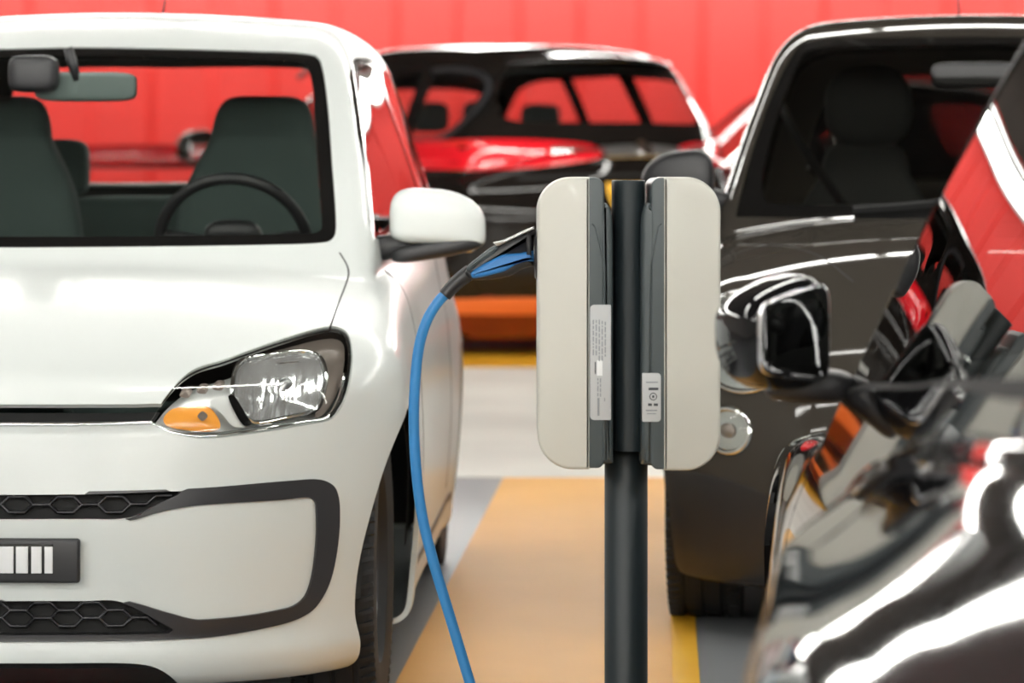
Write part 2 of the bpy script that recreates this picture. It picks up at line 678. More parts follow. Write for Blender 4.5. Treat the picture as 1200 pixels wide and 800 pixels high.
    def part(s, names, objname, m, off=0.0, rim=0.0, sides=None, parent=None, only=None):
        """skin regions as an object; two objects (seen side first) when they do not meet in the middle"""
        if sides is None:
            V, N, T = s.piece(names, (1,))
            if len(T) == 0:
                return None
            if not (V[:, 1] == 0).any():
                pr = parent if isinstance(parent, (tuple, list)) else (parent, parent)
                return [s.part(names, objname, m, off, rim, (-1,), pr[0], only), s.part(names, objname, m, off, rim, (1,), pr[1], only)]
            sides = (1, -1)
        V, N, T = s.piece(names, sides)
        if only is not None:
            cm = only(V[T].mean(1))
            T = T[cm]
            used = np.unique(T)
            re = np.full(len(V), -1)
            re[used] = np.arange(len(used))
            V, N, T = V[used], N[used], re[T]
        if len(T) == 0:
            return None
        V = V + N * off
        if rim:
            V, N, T = s.rim(V, N, T, rim)
        o = np_mesh(objname, V, T, m, parent or s.root, N)
        if parent is None:
            o.location = s.off
        return o

    def twin(s, V, f, name, m, parent, mirror, sharpen=0):
        """one object, or a pair mirrored over the car's middle"""
        pr = parent if isinstance(parent, (tuple, list)) else (parent, parent)
        V = np.asarray(V)
        sets = [[V]]
        if mirror:
            sets = [[V, V * [1, -1, 1]]] if (V[:, 1].min() < 0.03 and V[:, 1].max() > -0.03) else [[V], [V * [1, -1, 1]]]
        res = []
        for i, vs_ in enumerate(sets):
            mb = MB()
            for q in vs_:
                mb.add(q, f)
            o = mb.build(name, m, pr[i] or s.root)
            if sharpen:
                sharp(o, sharpen)
            if pr[i] is None:
                o.location = s.off
            res.append(o)
        return res if len(res) > 1 else res[0]

    def put(s, mb, name, m, parent=None):
        """a part given in the car's local frame"""
        o = mb.build(name, m, parent or s.root)
        if parent is None:
            o.location = s.off
        return o

    # --- pieces laid on the skin
    def lay(s, pts, how='px', off=0.0):
        """local points on the skin for 2-D points"""
        pts = np.asarray(pts, float)
        if how == 'px':
            p, ok = s.hit(pts)
        else:
            n = len(pts)
            if how == 'xz':      # from the side, image-right side (y<0)
                o = np.stack([pts[:, 0], np.full(n, -2.0), pts[:, 1]], 1)
                d = np.tile([0, 1.0, 0], (n, 1))
            elif how == 'yz':    # from the front
                o = np.stack([np.full(n, -1.5), pts[:, 0], pts[:, 1]], 1)
                d = np.tile([1.0, 0, 0], (n, 1))
            elif how == 'ryz':   # from behind
                o = np.stack([np.full(n, s.L + 1.5), pts[:, 0], pts[:, 1]], 1)
                d = np.tile([-1.0, 0, 0], (n, 1))
            p, ok = s.march(o, d, 0.0, s.L + 2, 400, outward=False)
        N = s.grad(p)
        return p + N * np.asarray(off).reshape(-1, 1), N

    def ribbon(s, pts, width, name, m, how='px', off=0.002, lift=0.0, closed=False, parent=None, mirror=True, per=8, dense=True):
        """raised strip along a line on the skin; width in metres (number or list), lift = bulge of its middle"""
        c = rounded(pts, per, closed) if dense else np.asarray(pts, float)
        p, N = s.lay(c, how)
        n = len(p)
        t = np.empty_like(p)
        for i in range(n):
            a, b = (i - 1) % n if closed else max(i - 1, 0), (i + 1) % n if closed else min(i + 1, n - 1)
            t[i] = p[b] - p[a]
        t /= np.maximum(np.linalg.norm(t, axis=1, keepdims=True), 1e-9)
        sd = np.cross(t, N)
        sd /= np.maximum(np.linalg.norm(sd, axis=1, keepdims=True), 1e-9)
        w = np.full(n, width) if np.isscalar(width) else np.interp(np.linspace(0, 1, n), np.linspace(0, 1, len(width)), width)
        rows = []
        prof = [(-0.5, -0.006), (-0.5, off), (-0.25, off + lift * 0.75), (0, off + lift), (0.25, off + lift * 0.75), (0.5, off), (0.5, -0.006)]
        for u, h in prof:
            rows.append(p + sd * (u * w)[:, None] + N * h)
        k = len(prof)
        V = np.concatenate(rows)
        f = []
        rng = n if closed else n - 1
        for r in range(k - 1):
            for i in range(rng):
                j = (i + 1) % n
                f.append([r * n + i, r * n + j, (r + 1) * n + j, (r + 1) * n + i])
        if not closed:
            f.append([r * n for r in range(k)])
            f.append([r * n + n - 1 for r in range(k)])
        return s.twin(V, f, name, m, parent, mirror, 50)

    def patch(s, pts, name, m, how='px', off=0.0, dome=None, rim=0.0, parent=None, mirror=True, per=8, rings=10, center=None, dense=True):
        """filled patch on the skin; dome(r)-> offset for r in 0 (centre)..1 (outline)"""
        c = rounded(pts, per) if dense else np.asarray(pts, float)
        n = len(c)
        ce = np.array(center) if center is not None else c.mean(0)
        rr = np.linspace(1, 0, rings + 1)[:-1]
        P2 = np.concatenate([ce + (c - ce) * r for r in rr] + [ce[None]])
        R = np.concatenate([np.full(n, r) for r in rr] + [np.zeros(1)])
        p, N = s.lay(P2, how)
        h = off + (np.array([dome(r) for r in R]) if dome else 0 * R)
        V = p + N * h[:, None]
        f = []
        for k in range(rings - 1):
            for i in range(n):
                j = (i + 1) % n
                f.append([k * n + i, k * n + j, (k + 1) * n + j, (k + 1) * n + i])
        for i in range(n):
            f.append([(rings - 1) * n + i, (rings - 1) * n + (i + 1) % n, rings * n])
        if rim:
            b = len(V)
            V = np.concatenate([V, V[:n] - N[:n] * rim])
            for i in range(n):
                j = (i + 1) % n
                f.append([i, b + i, b + j, j])
        return s.twin(V, f, name, m, parent, mirror)

    # --- standard fittings
    def wheels(s, fx, rx, yo, r=0.30, w=0.185, rim='silver', spokes=5, rimr=0.62, cover=True):
        tire, rimm = wheel_meshes(r, w, spokes, rimr)
        for (x, sg) in ((fx, 1), (fx, -1), (rx, 1), (rx, -1)):
            o = new_obj('wheel', tire.copy(), 'rubber', s.root)
            o.location = (x + s.off[0], sg * (yo - w / 2), r)
            o.data.materials.clear(); o.data.materials.append(M['rubber'])
            o.rotation_euler = (0, 0, 0 if sg > 0 else PI)
            q = new_obj('rim', rimm.copy(), rim, o)

    def liner(s, drop, x0=0.75, m='interior', off=-0.03, zmin=0.30):
        """trim lining on the inside of the cabin walls"""
        V, N, T = s.piece([n for n in s.names if n not in drop])
        cen = V[T].mean(1)
        k = (cen[:, 0] > x0) & (cen[:, 2] > zmin)
        T = T[k][:, ::-1]
        used = np.unique(T)
        re = np.full(len(V), -1)
        re[used] = np.arange(len(used))
        o = np_mesh('cabin_lining', V[used] + N[used] * off, re[T], m, s.root, -N[used])
        o.location = s.off
        return o


_wm = {}


def wheel_meshes(r, w, spokes, rimr):
    key = (r, w, spokes, rimr)
    if key in _wm:
        return _wm[key]
    h = w / 2
    R = r * rimr
    prof = [(R, -h * 0.72), (R + 0.012, -h * 0.9), (r * 0.86, -h), (r * 0.95, -h * 0.96), (r * 0.985, -h * 0.86)]
    for g in (-0.5, 0.0, 0.5):
        c = g * h
        prof += [(r * 0.998, c - 0.014), (r * 0.998, c - 0.0055), (r * 0.975, c - 0.004), (r * 0.975, c + 0.004), (r * 0.998, c + 0.0055), (r * 0.998, c + 0.014)]
    prof += [(r * 0.985, h * 0.86), (r * 0.95, h * 0.96), (r * 0.86, h), (R + 0.012, h * 0.9), (R, h * 0.72), (R - 0.01, 0)]
    mb = MB().lathe(prof, axis='y', n=96, closed=True)
    # sipes cut across the shoulders
    for k in range(72):
        a = 2 * PI * k / 72
        for sg in (-1, 1):
            rot = Matrix.Rotation(-a, 3, 'Y') @ Matrix.Rotation(sg * 0.35, 3, 'X')
            c = rot @ Vector((r * 0.992, 0, 0))
            mb.box((c.x, sg * h * 0.80, c.z), (0.012, h * 0.34, 0.0085), 0, Matrix.Rotation(-a, 3, 'Y') @ Matrix.Rotation(sg * 0.25, 3, 'X'))
    t = mb.build('tire', 'rubber')
    me = t.data
    me.set_sharp_from_angle(angle=math.radians(30))
    bpy.data.objects.remove(t)
    me.materials.clear()
    q = MB()
    q.lathe([(R * 0.99, -h * 0.7), (R * 0.99, h * 0.66), (R * 0.93, h * 0.70), (R * 0.90, h * 0.6), (R * 0.86, h * 0.1)], axis='y', n=72)
    q.lathe([(0.001, h * 0.58), (R * 0.16, h * 0.58), (R * 0.19, h * 0.5), (R * 0.2, h * 0.1)], axis='y', n=32)
    for k in range(spokes):
        a = 2 * PI * k / spokes
        rot = Matrix.Rotation(-a, 3, 'Y')
        pts = [(R * 0.12, h * 0.62), (R * 0.92, h * 0.68)]
        b0 = len(q.v)
        v = []
        for (rad, hh, ww) in ((R * 0.14, h * 0.5, R * 0.11), (R * 0.5, h * 0.42, R * 0.12), (R * 0.93, h * 0.55, R * 0.19)):
            for dy, dw in ((0, -1), (0.0, 1), (-0.03, 1.1), (-0.03, -1.1)):
                v.append(rot @ Vector((rad, hh + dy, dw * ww)))
        f = []
        for i in range(2):
            for c in range(4):
                f.append([i * 4 + c, i * 4 + (c + 1) % 4, (i + 1) * 4 + (c + 1) % 4, (i + 1) * 4 + c])
        q.add(v, f, 0, False)
    q.lathe([(R * 0.86, h * 0.05), (0.02, h * 0.05)], axis='y', n=48)
    o = q.build('rim', 'silver')
    m2 = o.data
    m2.set_sharp_from_angle(angle=math.radians(35))
    bpy.data.objects.remove(o)
    m2.materials.clear()
    _wm[key] = (me, m2)
    return me, m2


def seat(car, x, y, z=0.32, top=1.38, m='seat_cloth', w=0.25, lean=0.28, head=True):
    """front seat with its tall back"""
    mb = MB()
    mb.sup((x - 0.22, y, z + 0.12), (0.28, w, 0.11), (0.35, 0.4), (32, 16))
    H = top - z - 0.12
    def wp(p):
        t = (p.z + H / 2) / H
        k = 1.0 if t < 0.55 else 1.0 - 0.42 * min(1, (t - 0.55) / 0.32) ** 1.5
        return (p.x + lean * t * 0.62 + 0.02 * math.cos(p.y / w * 1.5), p.y * k * (0.9 + 0.12 * math.sin(min(t * 2.2, 1) * PI / 2)), p.z)
    mb.sup((x, y, z + 0.12 + H / 2), (0.075, w, H / 2), (0.35, 0.45), (40, 40), wp)
    return car.put(mb, 'seat', m)


def steering_wheel(car, c, r=0.185, tilt=0.45, thick=0.015):
    """rim, hub and three spokes; disc normal points back and up"""
    mb = MB()
    rot = Matrix.Rotation(-tilt, 3, 'Y')
    pts = []
    n = 48
    v, f = [], []
    for i in range(n):
        a = 2 * PI * i / n
        for k in range(10):
            b = 2 * PI * k / 10
            p = Vector((thick * math.sin(b), (r + thick * math.cos(b)) * math.cos(a), (r + thick * math.cos(b)) * math.sin(a)))
            v.append(rot @ p + Vector(c))
    for i in range(n):
        for k in range(10):
            f.append([i * 10 + k, ((i + 1) % n) * 10 + k, ((i + 1) % n) * 10 + (k + 1) % 10, i * 10 + (k + 1) % 10])
    mb.add(v, f)
    mb.sup(c, (0.03, 0.075, 0.065), (0.6, 0.6), (24, 12), rot=rot)
    for a in (0.15, PI - 0.15, -PI / 2):
        d = rot @ Vector((0, math.cos(a), math.sin(a)))
        mb.tube([Vector(c), Vector(c) + d * r], 0.016, 8)
    d = rot @ Vector((-1, 0, 0))
    mb.tube([Vector(c), Vector(c) + d * 0.25], 0.03, 10)
    return car.put(mb, 'steering_wheel', 'black_plastic')

# ------------------------------------------------------------------ the garage
def node_mat(name):
    m = bpy.data.materials.new(name)
    m.use_nodes = True
    return m, m.node_tree, m.node_tree.nodes['Principled BSDF']


YB = 26.0          # back wall
X0, X1, Y0, Y1, H = -13.0, 13.0, -9.0, YB, 4.3
HW = 3.3         # height of the red cladding
# floor: grey concrete paint with a smooth worn gloss
m, nt, b = node_mat('floor_paint')
tc = nt.nodes.new('ShaderNodeTexCoord')
n1 = nt.nodes.new('ShaderNodeTexNoise')
n1.inputs['Scale'].default_value = 0.7
n1.inputs['Detail'].default_value = 6
cr = nt.nodes.new('ShaderNodeValToRGB')
cr.color_ramp.elements[0].position = 0.3
cr.color_ramp.elements[0].color = (0.20, 0.215, 0.23, 1)
cr.color_ramp.elements[1].position = 0.7
cr.color_ramp.elements[1].color = (0.28, 0.29, 0.30, 1)
nt.links.new(tc.outputs['Object'], n1.inputs['Vector'])
nt.links.new(n1.outputs['Fac'], cr.inputs[0])
nt.links.new(cr.outputs[0], b.inputs['Base Color'])
b.inputs['Roughness'].default_value = 0.35
M['floor'] = m


def slab(name, c, d, mm_, kind='structure'):
    o = MB().box(c, d).build(name, mm_)
    tag(o, kind=kind)
    return o


slab('floor', ((X0 + X1) / 2, (Y0 + Y1) / 2, -0.1), (X1 - X0, Y1 - Y0, 0.2), 'floor')


def paint_mat(name, c0, c1, scale=1.2, rough=0.4):
    m, nt, b = node_mat(name)
    tc = nt.nodes.new('ShaderNodeTexCoord')
    n1 = nt.nodes.new('ShaderNodeTexNoise')
    n1.inputs['Scale'].default_value = scale
    n1.inputs['Detail'].default_value = 8
    cr = nt.nodes.new('ShaderNodeValToRGB')
    cr.color_ramp.elements[0].position = 0.35
    cr.color_ramp.elements[0].color = (*c0, 1)
    cr.color_ramp.elements[1].position = 0.65
    cr.color_ramp.elements[1].color = (*c1, 1)
    nt.links.new(tc.outputs['Object'], n1.inputs['Vector'])
    nt.links.new(n1.outputs['Fac'], cr.inputs[0])
    nt.links.new(cr.outputs[0], b.inputs['Base Color'])
    b.inputs['Roughness'].default_value = rough
    b.inputs['Specular IOR Level'].default_value = 0.3
    M[name] = m
    return m


paint_mat('yellow_paint', (0.68, 0.34, 0.075), (0.78, 0.41, 0.10), 0.9, 0.5)
paint_mat('yellow_line', (0.85, 0.42, 0.02), (0.9, 0.5, 0.04), 2, 0.4)
paint_mat('pale_paint', (0.72, 0.71, 0.66), (0.82, 0.81, 0.75), 1.2, 0.35)


def floor_patch(name, pts, m, z=0.003):
    v = [(p[0], p[1], z) for p in pts] + [(p[0], p[1], -0.002) for p in pts]
    n = len(pts)
    f = [list(range(n))] + [[i, n + i, n + (i + 1) % n, (i + 1) % n] for i in range(n)]
    o = MB().add(v, f, 0, False).build(name, m)
    return tag(o, kind='structure')


# walkway between the bays, lying along the cars' direction
def lane(d, x_at7, vp=776):
    return (x_at7 + (d - 7.1) * (vp - 600) / FPX, d)


floor_patch('trim_1', [lane(1.0, -0.235), lane(1.0, 0.425), lane(11.2, 0.425), lane(11.2, -0.235)], 'yellow_paint')
floor_patch('trim_2', [lane(1.0, 0.375), lane(1.0, 0.435), lane(11.2, 0.435), lane(11.2, 0.375)], 'yellow_line', 0.005)
floor_patch('trim_3', [(-9, 11.2), (9, 11.2), (9, 17.6), (-9, 17.6)], 'pale_paint')
floor_patch('trim_4', [(-9, 17.6), (9, 17.6), (9, 19.4), (-9, 19.4)], 'yellow_line', 0.004)

# red corrugated wall
m = mat('red_wall', (0.86, 0.030, 0.022), 0.5)
M['red_wall'] = m
v, f = [], []
prof = []
x = X0
while x < X1:
    prof += [(x, 0.0), (x + 0.40, 0.0), (x + 0.52, -0.045), (x + 0.92, -0.045), (x + 1.04, 0.0)]
    x += 1.05
n = len(prof)
for (px, py) in prof:
    v += [(px, YB + py, 0), (px, YB + py, HW)]
f = [[2 * i, 2 * i + 2, 2 * i + 3, 2 * i + 1] for i in range(n - 1)]
bk0 = len(v)
v += [(X0, YB + 0.2, 0), (X0, YB + 0.2, HW), (prof[-1][0], YB + 0.2, 0), (prof[-1][0], YB + 0.2, HW)]
f += [[bk0, bk0 + 1, bk0 + 3, bk0 + 2]]
tag(MB().add(v, f, 0, False).build('wall_back', 'red_wall'), kind='structure')
M['grey_wall'] = mat('grey_wall', (0.62, 0.60, 0.56), 0.7, bump=(6, 0.2))
M['ceiling'] = mat('ceiling', (0.075, 0.062, 0.054), 0.8, bump=(4, 0.2))
slab('trim_5', ((X0 + X1) / 2, YB + 0.08, (HW + H) / 2), (X1 - X0, 0.2, H - HW), 'ceiling')
slab('wall_left', (X0 - 0.1, (Y0 + Y1) / 2, H / 2), (0.2, Y1 - Y0, H), 'grey_wall')
slab('wall_right', (X1 + 0.1, (Y0 + Y1) / 2, H / 2), (0.2, Y1 - Y0, H), 'grey_wall')
slab('wall_front', ((X0 + X1) / 2, Y0 - 0.1, H / 2), (X1 - X0, 0.2, H), 'grey_wall')
slab('ceiling', ((X0 + X1) / 2, (Y0 + Y1) / 2, H + 0.1), (X1 - X0, Y1 - Y0, 0.2), 'ceiling')

# strip lights hanging under the ceiling
M['added_band'] = mat('added_band', (1, 1, 1), 0.5, emit=(1.0, 0.985, 0.95), estr=11.5)
M['tube_light'].node_tree.nodes['Principled BSDF'].inputs['Emission Strength'].default_value = 50.0


def strip_light(x, y, L=1.5, rz=0.0, z=2.98, r=0.045):
    o = empty('ceiling_light', (x, y, z), rz)
    tag(o, 'long white strip light hanging under the garage ceiling', 'light', 'strip lights under the ceiling')
    mb = MB().box((0, 0, 0.06), (L, 0.30, 0.05), 0.01)
    for sx in (-0.4, 0.4):
        mb.tube([(sx * L, 0, 0.07), (sx * L, 0, H - 2.98)], 0.008, 8)
    mb.build('light_housing', 'lamp_body', o)
    MB().tube([(-L / 2 + 0.03, 0, 0), (L / 2 - 0.03, 0, 0)], r, 14).build('light_tube', 'tube_light', o)
    return o


for yy in (-7.5, -5.2, -3.0, -0.8, 1.5, 6.0, 10.5, 16.0, 24.2):  # rows behind the camera and nearest the wall are unseen, added as fill
    for xx in (-6.9, -4.6, -2.3, 0.0, 2.3, 4.6, 6.9):
        strip_light(xx, yy, 1.75 if yy < 10 else 2.28)

# unseen glowing band added at the wall head, lighting it and streaking the flank
cv = empty('added_band_light', (0, YB - 0.2, 2.95))
tag(cv, 'long unseen light band added along the head of the red wall', 'light')
MB().box((0, 0.06, 0.15), (X1 - X0 - 1, 0.12, 0.32), 0.01).build('light_housing', 'lamp_body', cv)
MB().box((0, -0.02, 0.15), (X1 - X0 - 1.2, 0.05, 0.26), 0.01).build('light_diffuser', 'added_band', cv)

w = bpy.data.worlds.new('world')
SC.world = w
w.use_nodes = True
w.node_tree.nodes['Background'].inputs['Color'].default_value = (0.5, 0.5, 0.5, 1)
w.node_tree.nodes['Background'].inputs['Strength'].default_value = 0.05

# ------------------------------------------------------------------ the white city car
P_WHITE = dict(
    L=3.72, axle_z=0.30, k=0.13, kt=0.075, zb=0.135, kp=0.045, kr=0.10, kj=0.015,
    nose=[(0.0, 0.09), (0.12, 0.055), (0.165, 0.024), (0.20, 0.012), (0.245, 0.018), (0.30, 0.013), (0.45, 0.0), (0.56, 0.012), (0.66, 0.03), (0.74, 0.055), (1.0, 0.20)],
    hood=[(0.0, 0.66), (0.06, 0.705), (0.15, 0.752), (0.30, 0.806), (0.55, 0.872), (0.75, 0.910), (0.95, 0.935), (1.2, 0.955), (2.0, 0.99), (3.0, 1.04), (3.6, 1.06)],
    crown=0.045,
    plan=(0.16, 0.70, 4.0),
    hwz=[(0.0, 0.83), (0.20, 0.852), (0.50, 0.872), (0.70, 0.862), (0.85, 0.83), (0.98, 0.795), (1.1, 0.775)],
    hwx=[(0.0, 0.97), (0.4, 0.99), (0.8, 1.0), (1.4, 1.0), (2.6, 1.0), (3.2, 0.985), (3.7, 0.94)],
    flare=[(0.62, 0.37, 0.012), (3.03, 0.37, 0.012)],
    ws=(0.88, 0.945, 1.74, 1.433), wsc=(0.17, 2.2),
    roof=[(0.5, 1.40), (1.6, 1.475), (2.0, 1.525), (2.4, 1.552), (2.9, 1.545), (3.5, 1.50)], rcrown=0.035,
    gh=[(0.5, 0.80), (0.93, 0.765), (1.1, 0.722), (1.3, 0.655), (1.45, 0.60), (1.6, 0.545)],
    ghx=[(0.5, -0.01), (1.2, 0.0), (2.0, 0.035), (2.8, 0.06), (3.5, 0.02)],
    rear=[(0.1, 3.55), (0.3, 3.68), (0.6, 3.72), (0.9, 3.68), (1.1, 3.60)],
    grear=[(0.5, 3.72), (1.0, 3.60), (1.3, 3.45), (1.5, 3.28), (1.6, 3.15)],
)
WC_ANG = math.atan((705 - 600) / FPX)
WC_NOSE = ((-84 - 600) / FPX * 5.75, 5.75)
wc = Car('white_hatchback_car', P_WHITE, WC_NOSE, WC_ANG,
         'white small hatchback car facing us on the left, beside the blue hanging cable')
QUICK = globals().get('QUICK', 1.0)
wc.shell(daz=0.36 * QUICK, dphi=0.36 * QUICK, dx=0.012, xa=1.30)

front = lambda V, N: N[:, 0] < 0.35
side_c = lambda V, N: (np.abs(V[:, 1]) > 0.45)
WS_OUT = rounded([(-300, 55, 1), (0, 54), (150, 55), (300, 59), (366, 63), (376, 72), (384, 120), (390, 200), (394, 262), (391, 278), (380, 284), (300, 287), (150, 289), (0, 290), (-300, 290, 1)], 8)
WS_IN = rounded([(-300, 70, 1), (0, 66), (150, 64), (300, 68), (352, 71), (364, 80), (369, 130), (374, 200), (378, 258), (376, 268), (366, 272), (200, 275), (0, 276), (-300, 276, 1)], 8)
HL = [(188.8, 472), (174.6, 495, 1), (198, 506), (236.5, 513.5), (295, 508), (362, 497), (389.5, 490), (405, 465), (412, 433), (411.5, 404), (404, 387), (385, 382.5), (329, 398), (261, 422), (229, 432), (209.5, 446.5)]
SLIT = [(-300, 474, 1), (150, 473.5), (189, 472.5, 1), (177, 494, 1), (100, 496), (-300, 497, 1)]
FR_OUT = [(-300, 579, 1), (0, 577), (220, 572.5), (340, 563), (374, 562), (391, 572), (396, 600), (392, 650), (381, 690), (361, 717), (320, 733), (225, 748), (0, 752), (-300, 753, 1)]
FR_IN = [(-300, 611, 1), (100, 611), (150, 610), (190, 599), (232, 592), (330, 585.5), (362, 583), (369, 591), (368, 650), (357, 697), (335, 712), (235, 725.5), (200, 718), (145, 703), (100, 702.5), (-300, 703, 1)]
GR_UP = [(-300, 580, 1), (100, 579), (218, 575, 1), (186, 590), (152, 607), (100, 609), (-300, 609, 1)]
GR_LO = [(-300, 705, 1), (100, 704), (142, 705), (200, 735), (208, 741, 1), (150, 743), (-300, 744, 1)]
UNDER = [(-300, 777, 1), (60, 777), (150, 777), (182, 782), (205, 797), (214, 812, 1), (-300, 830, 1)]
wc.cut('frit', WS_OUT, 'px', front)
wc.cut('windscreen', WS_IN, 'px', lambda V, N: (N[:, 0] < 0.35) & (V[:, 2] > 0.9))
wc.cut('headlight', rounded(HL, 8), 'px', front)
wc.cut('slit', rounded(SLIT, 6), 'px', front)
wc.cut('frame', rounded(FR_OUT, 8), 'px', front)
wc.cut('body', rounded(FR_IN, 8), 'px', front)
wc.cut('mesh_up', rounded(GR_UP, 6), 'px', front)
wc.cut('mesh_lo', rounded(GR_LO, 6), 'px', front)
wc.cut('under', rounded(UNDER, 6), 'px', front)
SIDE_OUT = rounded([(1.22, 0.985), (1.40, 1.10), (1.70, 1.305), (1.86, 1.385), (2.06, 1.42), (2.7, 1.43), (3.05, 1.39), (3.22, 1.28), (3.24, 1.12), (3.12, 1.06), (2.5, 1.03), (1.8, 1.0), (1.32, 0.972)], 8)
gl_c = lambda V, N: (np.abs(N[:, 1]) > 0.40) & (np.abs(V[:, 1]) > 0.42) & (V[:, 2] > 0.9)
wc.cut('side_frame', SIDE_OUT, 'xz', gl_c)
wc.cut('side_glass', rounded([(1.28, 1.00), (1.43, 1.09), (1.73, 1.29), (1.89, 1.365), (2.07, 1.40), (2.42, 1.41, 1), (2.46, 1.035, 1), (1.8, 1.015), (1.36, 0.987)], 8), 'xz', gl_c)
wc.cut('side_glass', rounded([(2.50, 1.41, 1), (2.7, 1.41), (3.02, 1.37), (3.18, 1.27), (3.20, 1.13), (3.10, 1.075), (2.54, 1.04, 1)], 8), 'xz', gl_c)
rear_c = lambda V, N: N[:, 0] > 0.25
wc.cut('rear_glass', rounded([(-0.2, 1.10, 1), (0.45, 1.10), (0.56, 1.13), (0.54, 1.25), (0.47, 1.42), (0.40, 1.46), (-0.2, 1.46, 1)], 8), 'yz', rear_c)
for ax in (0.62, 3.03):
    th = np.linspace(0, 2 * PI, 90, endpoint=False)
    wc.cut('arch', np.stack([ax + 0.338 * np.cos(th), 0.30 + 0.338 * np.sin(th)], 1), 'xz', side_c)

wc.part(['body'], 'body_shell', 'white_paint', rim=0.012)
wc.part(['frit'], 'windscreen_surround', 'black_gloss', off=-0.003, rim=0.01)
wc.part(['windscreen'], 'windscreen', 'windscreen_glass', off=-0.003)
wc.part(['side_frame'], 'window_frame', 'black_gloss', off=0.0, rim=0.012)
wc.part(['side_glass'], 'side_window', 'side_glass', off=-0.002, sides=(-1,))
wc.part(['side_glass'], 'side_window', 'side_glass', off=-0.002, sides=(1,))
wc.part(['rear_glass'], 'rear_window', 'clear_glass', off=-0.002)
wc.part(['frame'], 'bumper_trim', 'satin_black', off=0.006, rim=0.03)
wc.part(['slit'], 'grille_slot', 'black_matt', off=-0.03)
g1 = wc.part(['mesh_up'], 'upper_grille', 'black_matt', off=-0.028)
g2 = wc.part(['mesh_lo'], 'lower_grille', 'black_matt', off=-0.028)
wc.part(['under'], 'under_tray', 'black_matt', off=-0.035)
wc.liner(['frit', 'windscreen', 'side_frame', 'side_glass', 'rear_glass', 'arch', 'frame', 'slit', 'mesh_up', 'mesh_lo', 'under', 'headlight'])


def hexmesh(car, poly, name, cell=(0.062, 0.030), rib=0.0035, off=-0.014):
    """flat hexagon lattice behind a bumper opening, laid on the skin at a small depth"""
    c, _ = car.lay([(max(q[0], -80), q[1]) for q in rounded(poly, 6)], 'px')
    yz = np.stack([np.abs(c[:, 1]), c[:, 2]], 1)
    yz = yz[yz[:, 1].argsort()] if False else yz
    lo, hi = yz.min(0), yz.max(0)
    segs = []
    w, h = cell
    j = 0
    z = lo[1] - h
    while z < hi[1] + h:
        y = -0.02 - (w * 0.75 if j % 2 else 0)
        while y < hi[0] + w:
            pts = [(y - w / 2, z), (y - w / 4, z + h / 2), (y + w / 4, z + h / 2), (y + w / 2, z), (y + w / 4, z - h / 2), (y - w / 4, z - h / 2)]
            for q in range(6):
                segs.append((pts[q], pts[(q + 1) % 6]))
            y += w * 1.5
        z += h / 2
        j += 1
    uniq = {}
    for a, b in segs:
        m = (round((a[0] + b[0]) / 2, 4), round((a[1] + b[1]) / 2, 4))
        uniq[m] = (a, b)
    A = np.array([u[0] for u in uniq.values()])
    B = np.array([u[1] for u in uniq.values()])
    pg = yz.copy()
    pg[pg[:, 0] < 0.02, 0] = 0.0
    pg2 = np.array([[0.0 if q[0] < 0.03 else q[0], q[1]] for q in yz])
    keep = inside(pg2, A) & inside(pg2, B)
    A, B = A[keep], B[keep]
    if not len(A):
        return
    pa, na = car.lay(A, 'yz', off)
    pb, nb = car.lay(B, 'yz', off)
    for sg in (1, -1):
        mb = MB()
        for p, q in zip(pa, pb):
            mb.tube([(p[0], sg * p[1], p[2]), (q[0], sg * q[1], q[2])], rib, 4, caps=False)
        car.put(mb, name, 'satin_black')


hexmesh(wc, GR_UP, 'grille_lattice')
hexmesh(wc, GR_LO, 'grille_lattice')
# bright strip under the slot, seams of bonnet, bumper and doors
wc.ribbon([(-250, 497), (0, 497.5), (120, 497), (178, 495.5)], 0.007, 'chrome_strip', 'chrome_soft', off=0.003, lift=0.002)
wc.ribbon([(387, 383), (398, 352), (408, 324), (407, 312), (398, 296)], 0.0035, 'bonnet_seam', 'black_matt', off=0.0008)
wc.ribbon([(2.50, 1.02), (2.49, 0.80), (2.45, 0.5), (2.42, 0.28)], 0.006, 'door_seam', 'black_matt', how='xz', off=0.0008)
wc.ribbon([(1.28, 0.90), (1.20, 0.78), (1.17, 0.5), (1.19, 0.28)], 0.006, 'door_seam', 'black_matt', how='xz', off=0.0008)
wc.ribbon([(1.2, 0.24), (1.8, 0.235), (2.6, 0.24)], 0.02, 'sill_trim', 'black_plastic', how='xz', off=0.002)

# headlights
hl = wc.part(['headlight'], 'headlight', 'clear_lens', off=0.002, rim=0.004)
bk = wc.part(['headlight'], 'lamp_housing', 'lamp_silver', off=-0.045, parent=hl)
wc.ribbon([(188, 472), (209, 446), (230, 432), (262, 421), (330, 397.5), (386, 383.5), (403, 388), (410.5, 405), (411, 433), (404.5, 464), (389, 488)],
          [0.005, 0.006, 0.008, 0.010, 0.014, 0.012, 0.008, 0.007, 0.006, 0.005], 'lamp_edge_band', 'black_gloss', off=-0.004, parent=hl)
wc.ribbon([(177, 495.5), (198, 504), (236.5, 510.5), (295, 505), (362, 494), (388, 488), (401, 466), (406, 436)], [0.010, 0.012, 0.013, 0.011, 0.009, 0.006], 'lamp_bezel', 'chrome', off=-0.010, lift=0.004, parent=hl)
SMK = [(300, 409), (340, 396), (385, 386), (402, 390), (408, 410), (408, 440), (400, 466), (388, 484), (377, 488), (384, 462), (388, 436), (380, 412), (352, 405), (310, 416)]
wc.patch(SMK, 'lamp_inner_panel', 'smoke', off=-0.020, parent=hl, center=(394, 410), rings=6)
BOWL = [(281, 420), (315, 411), (351, 407), (375, 413), (384, 434), (382, 458), (374, 478), (340, 488), (301, 494), (286, 481), (273, 461)]
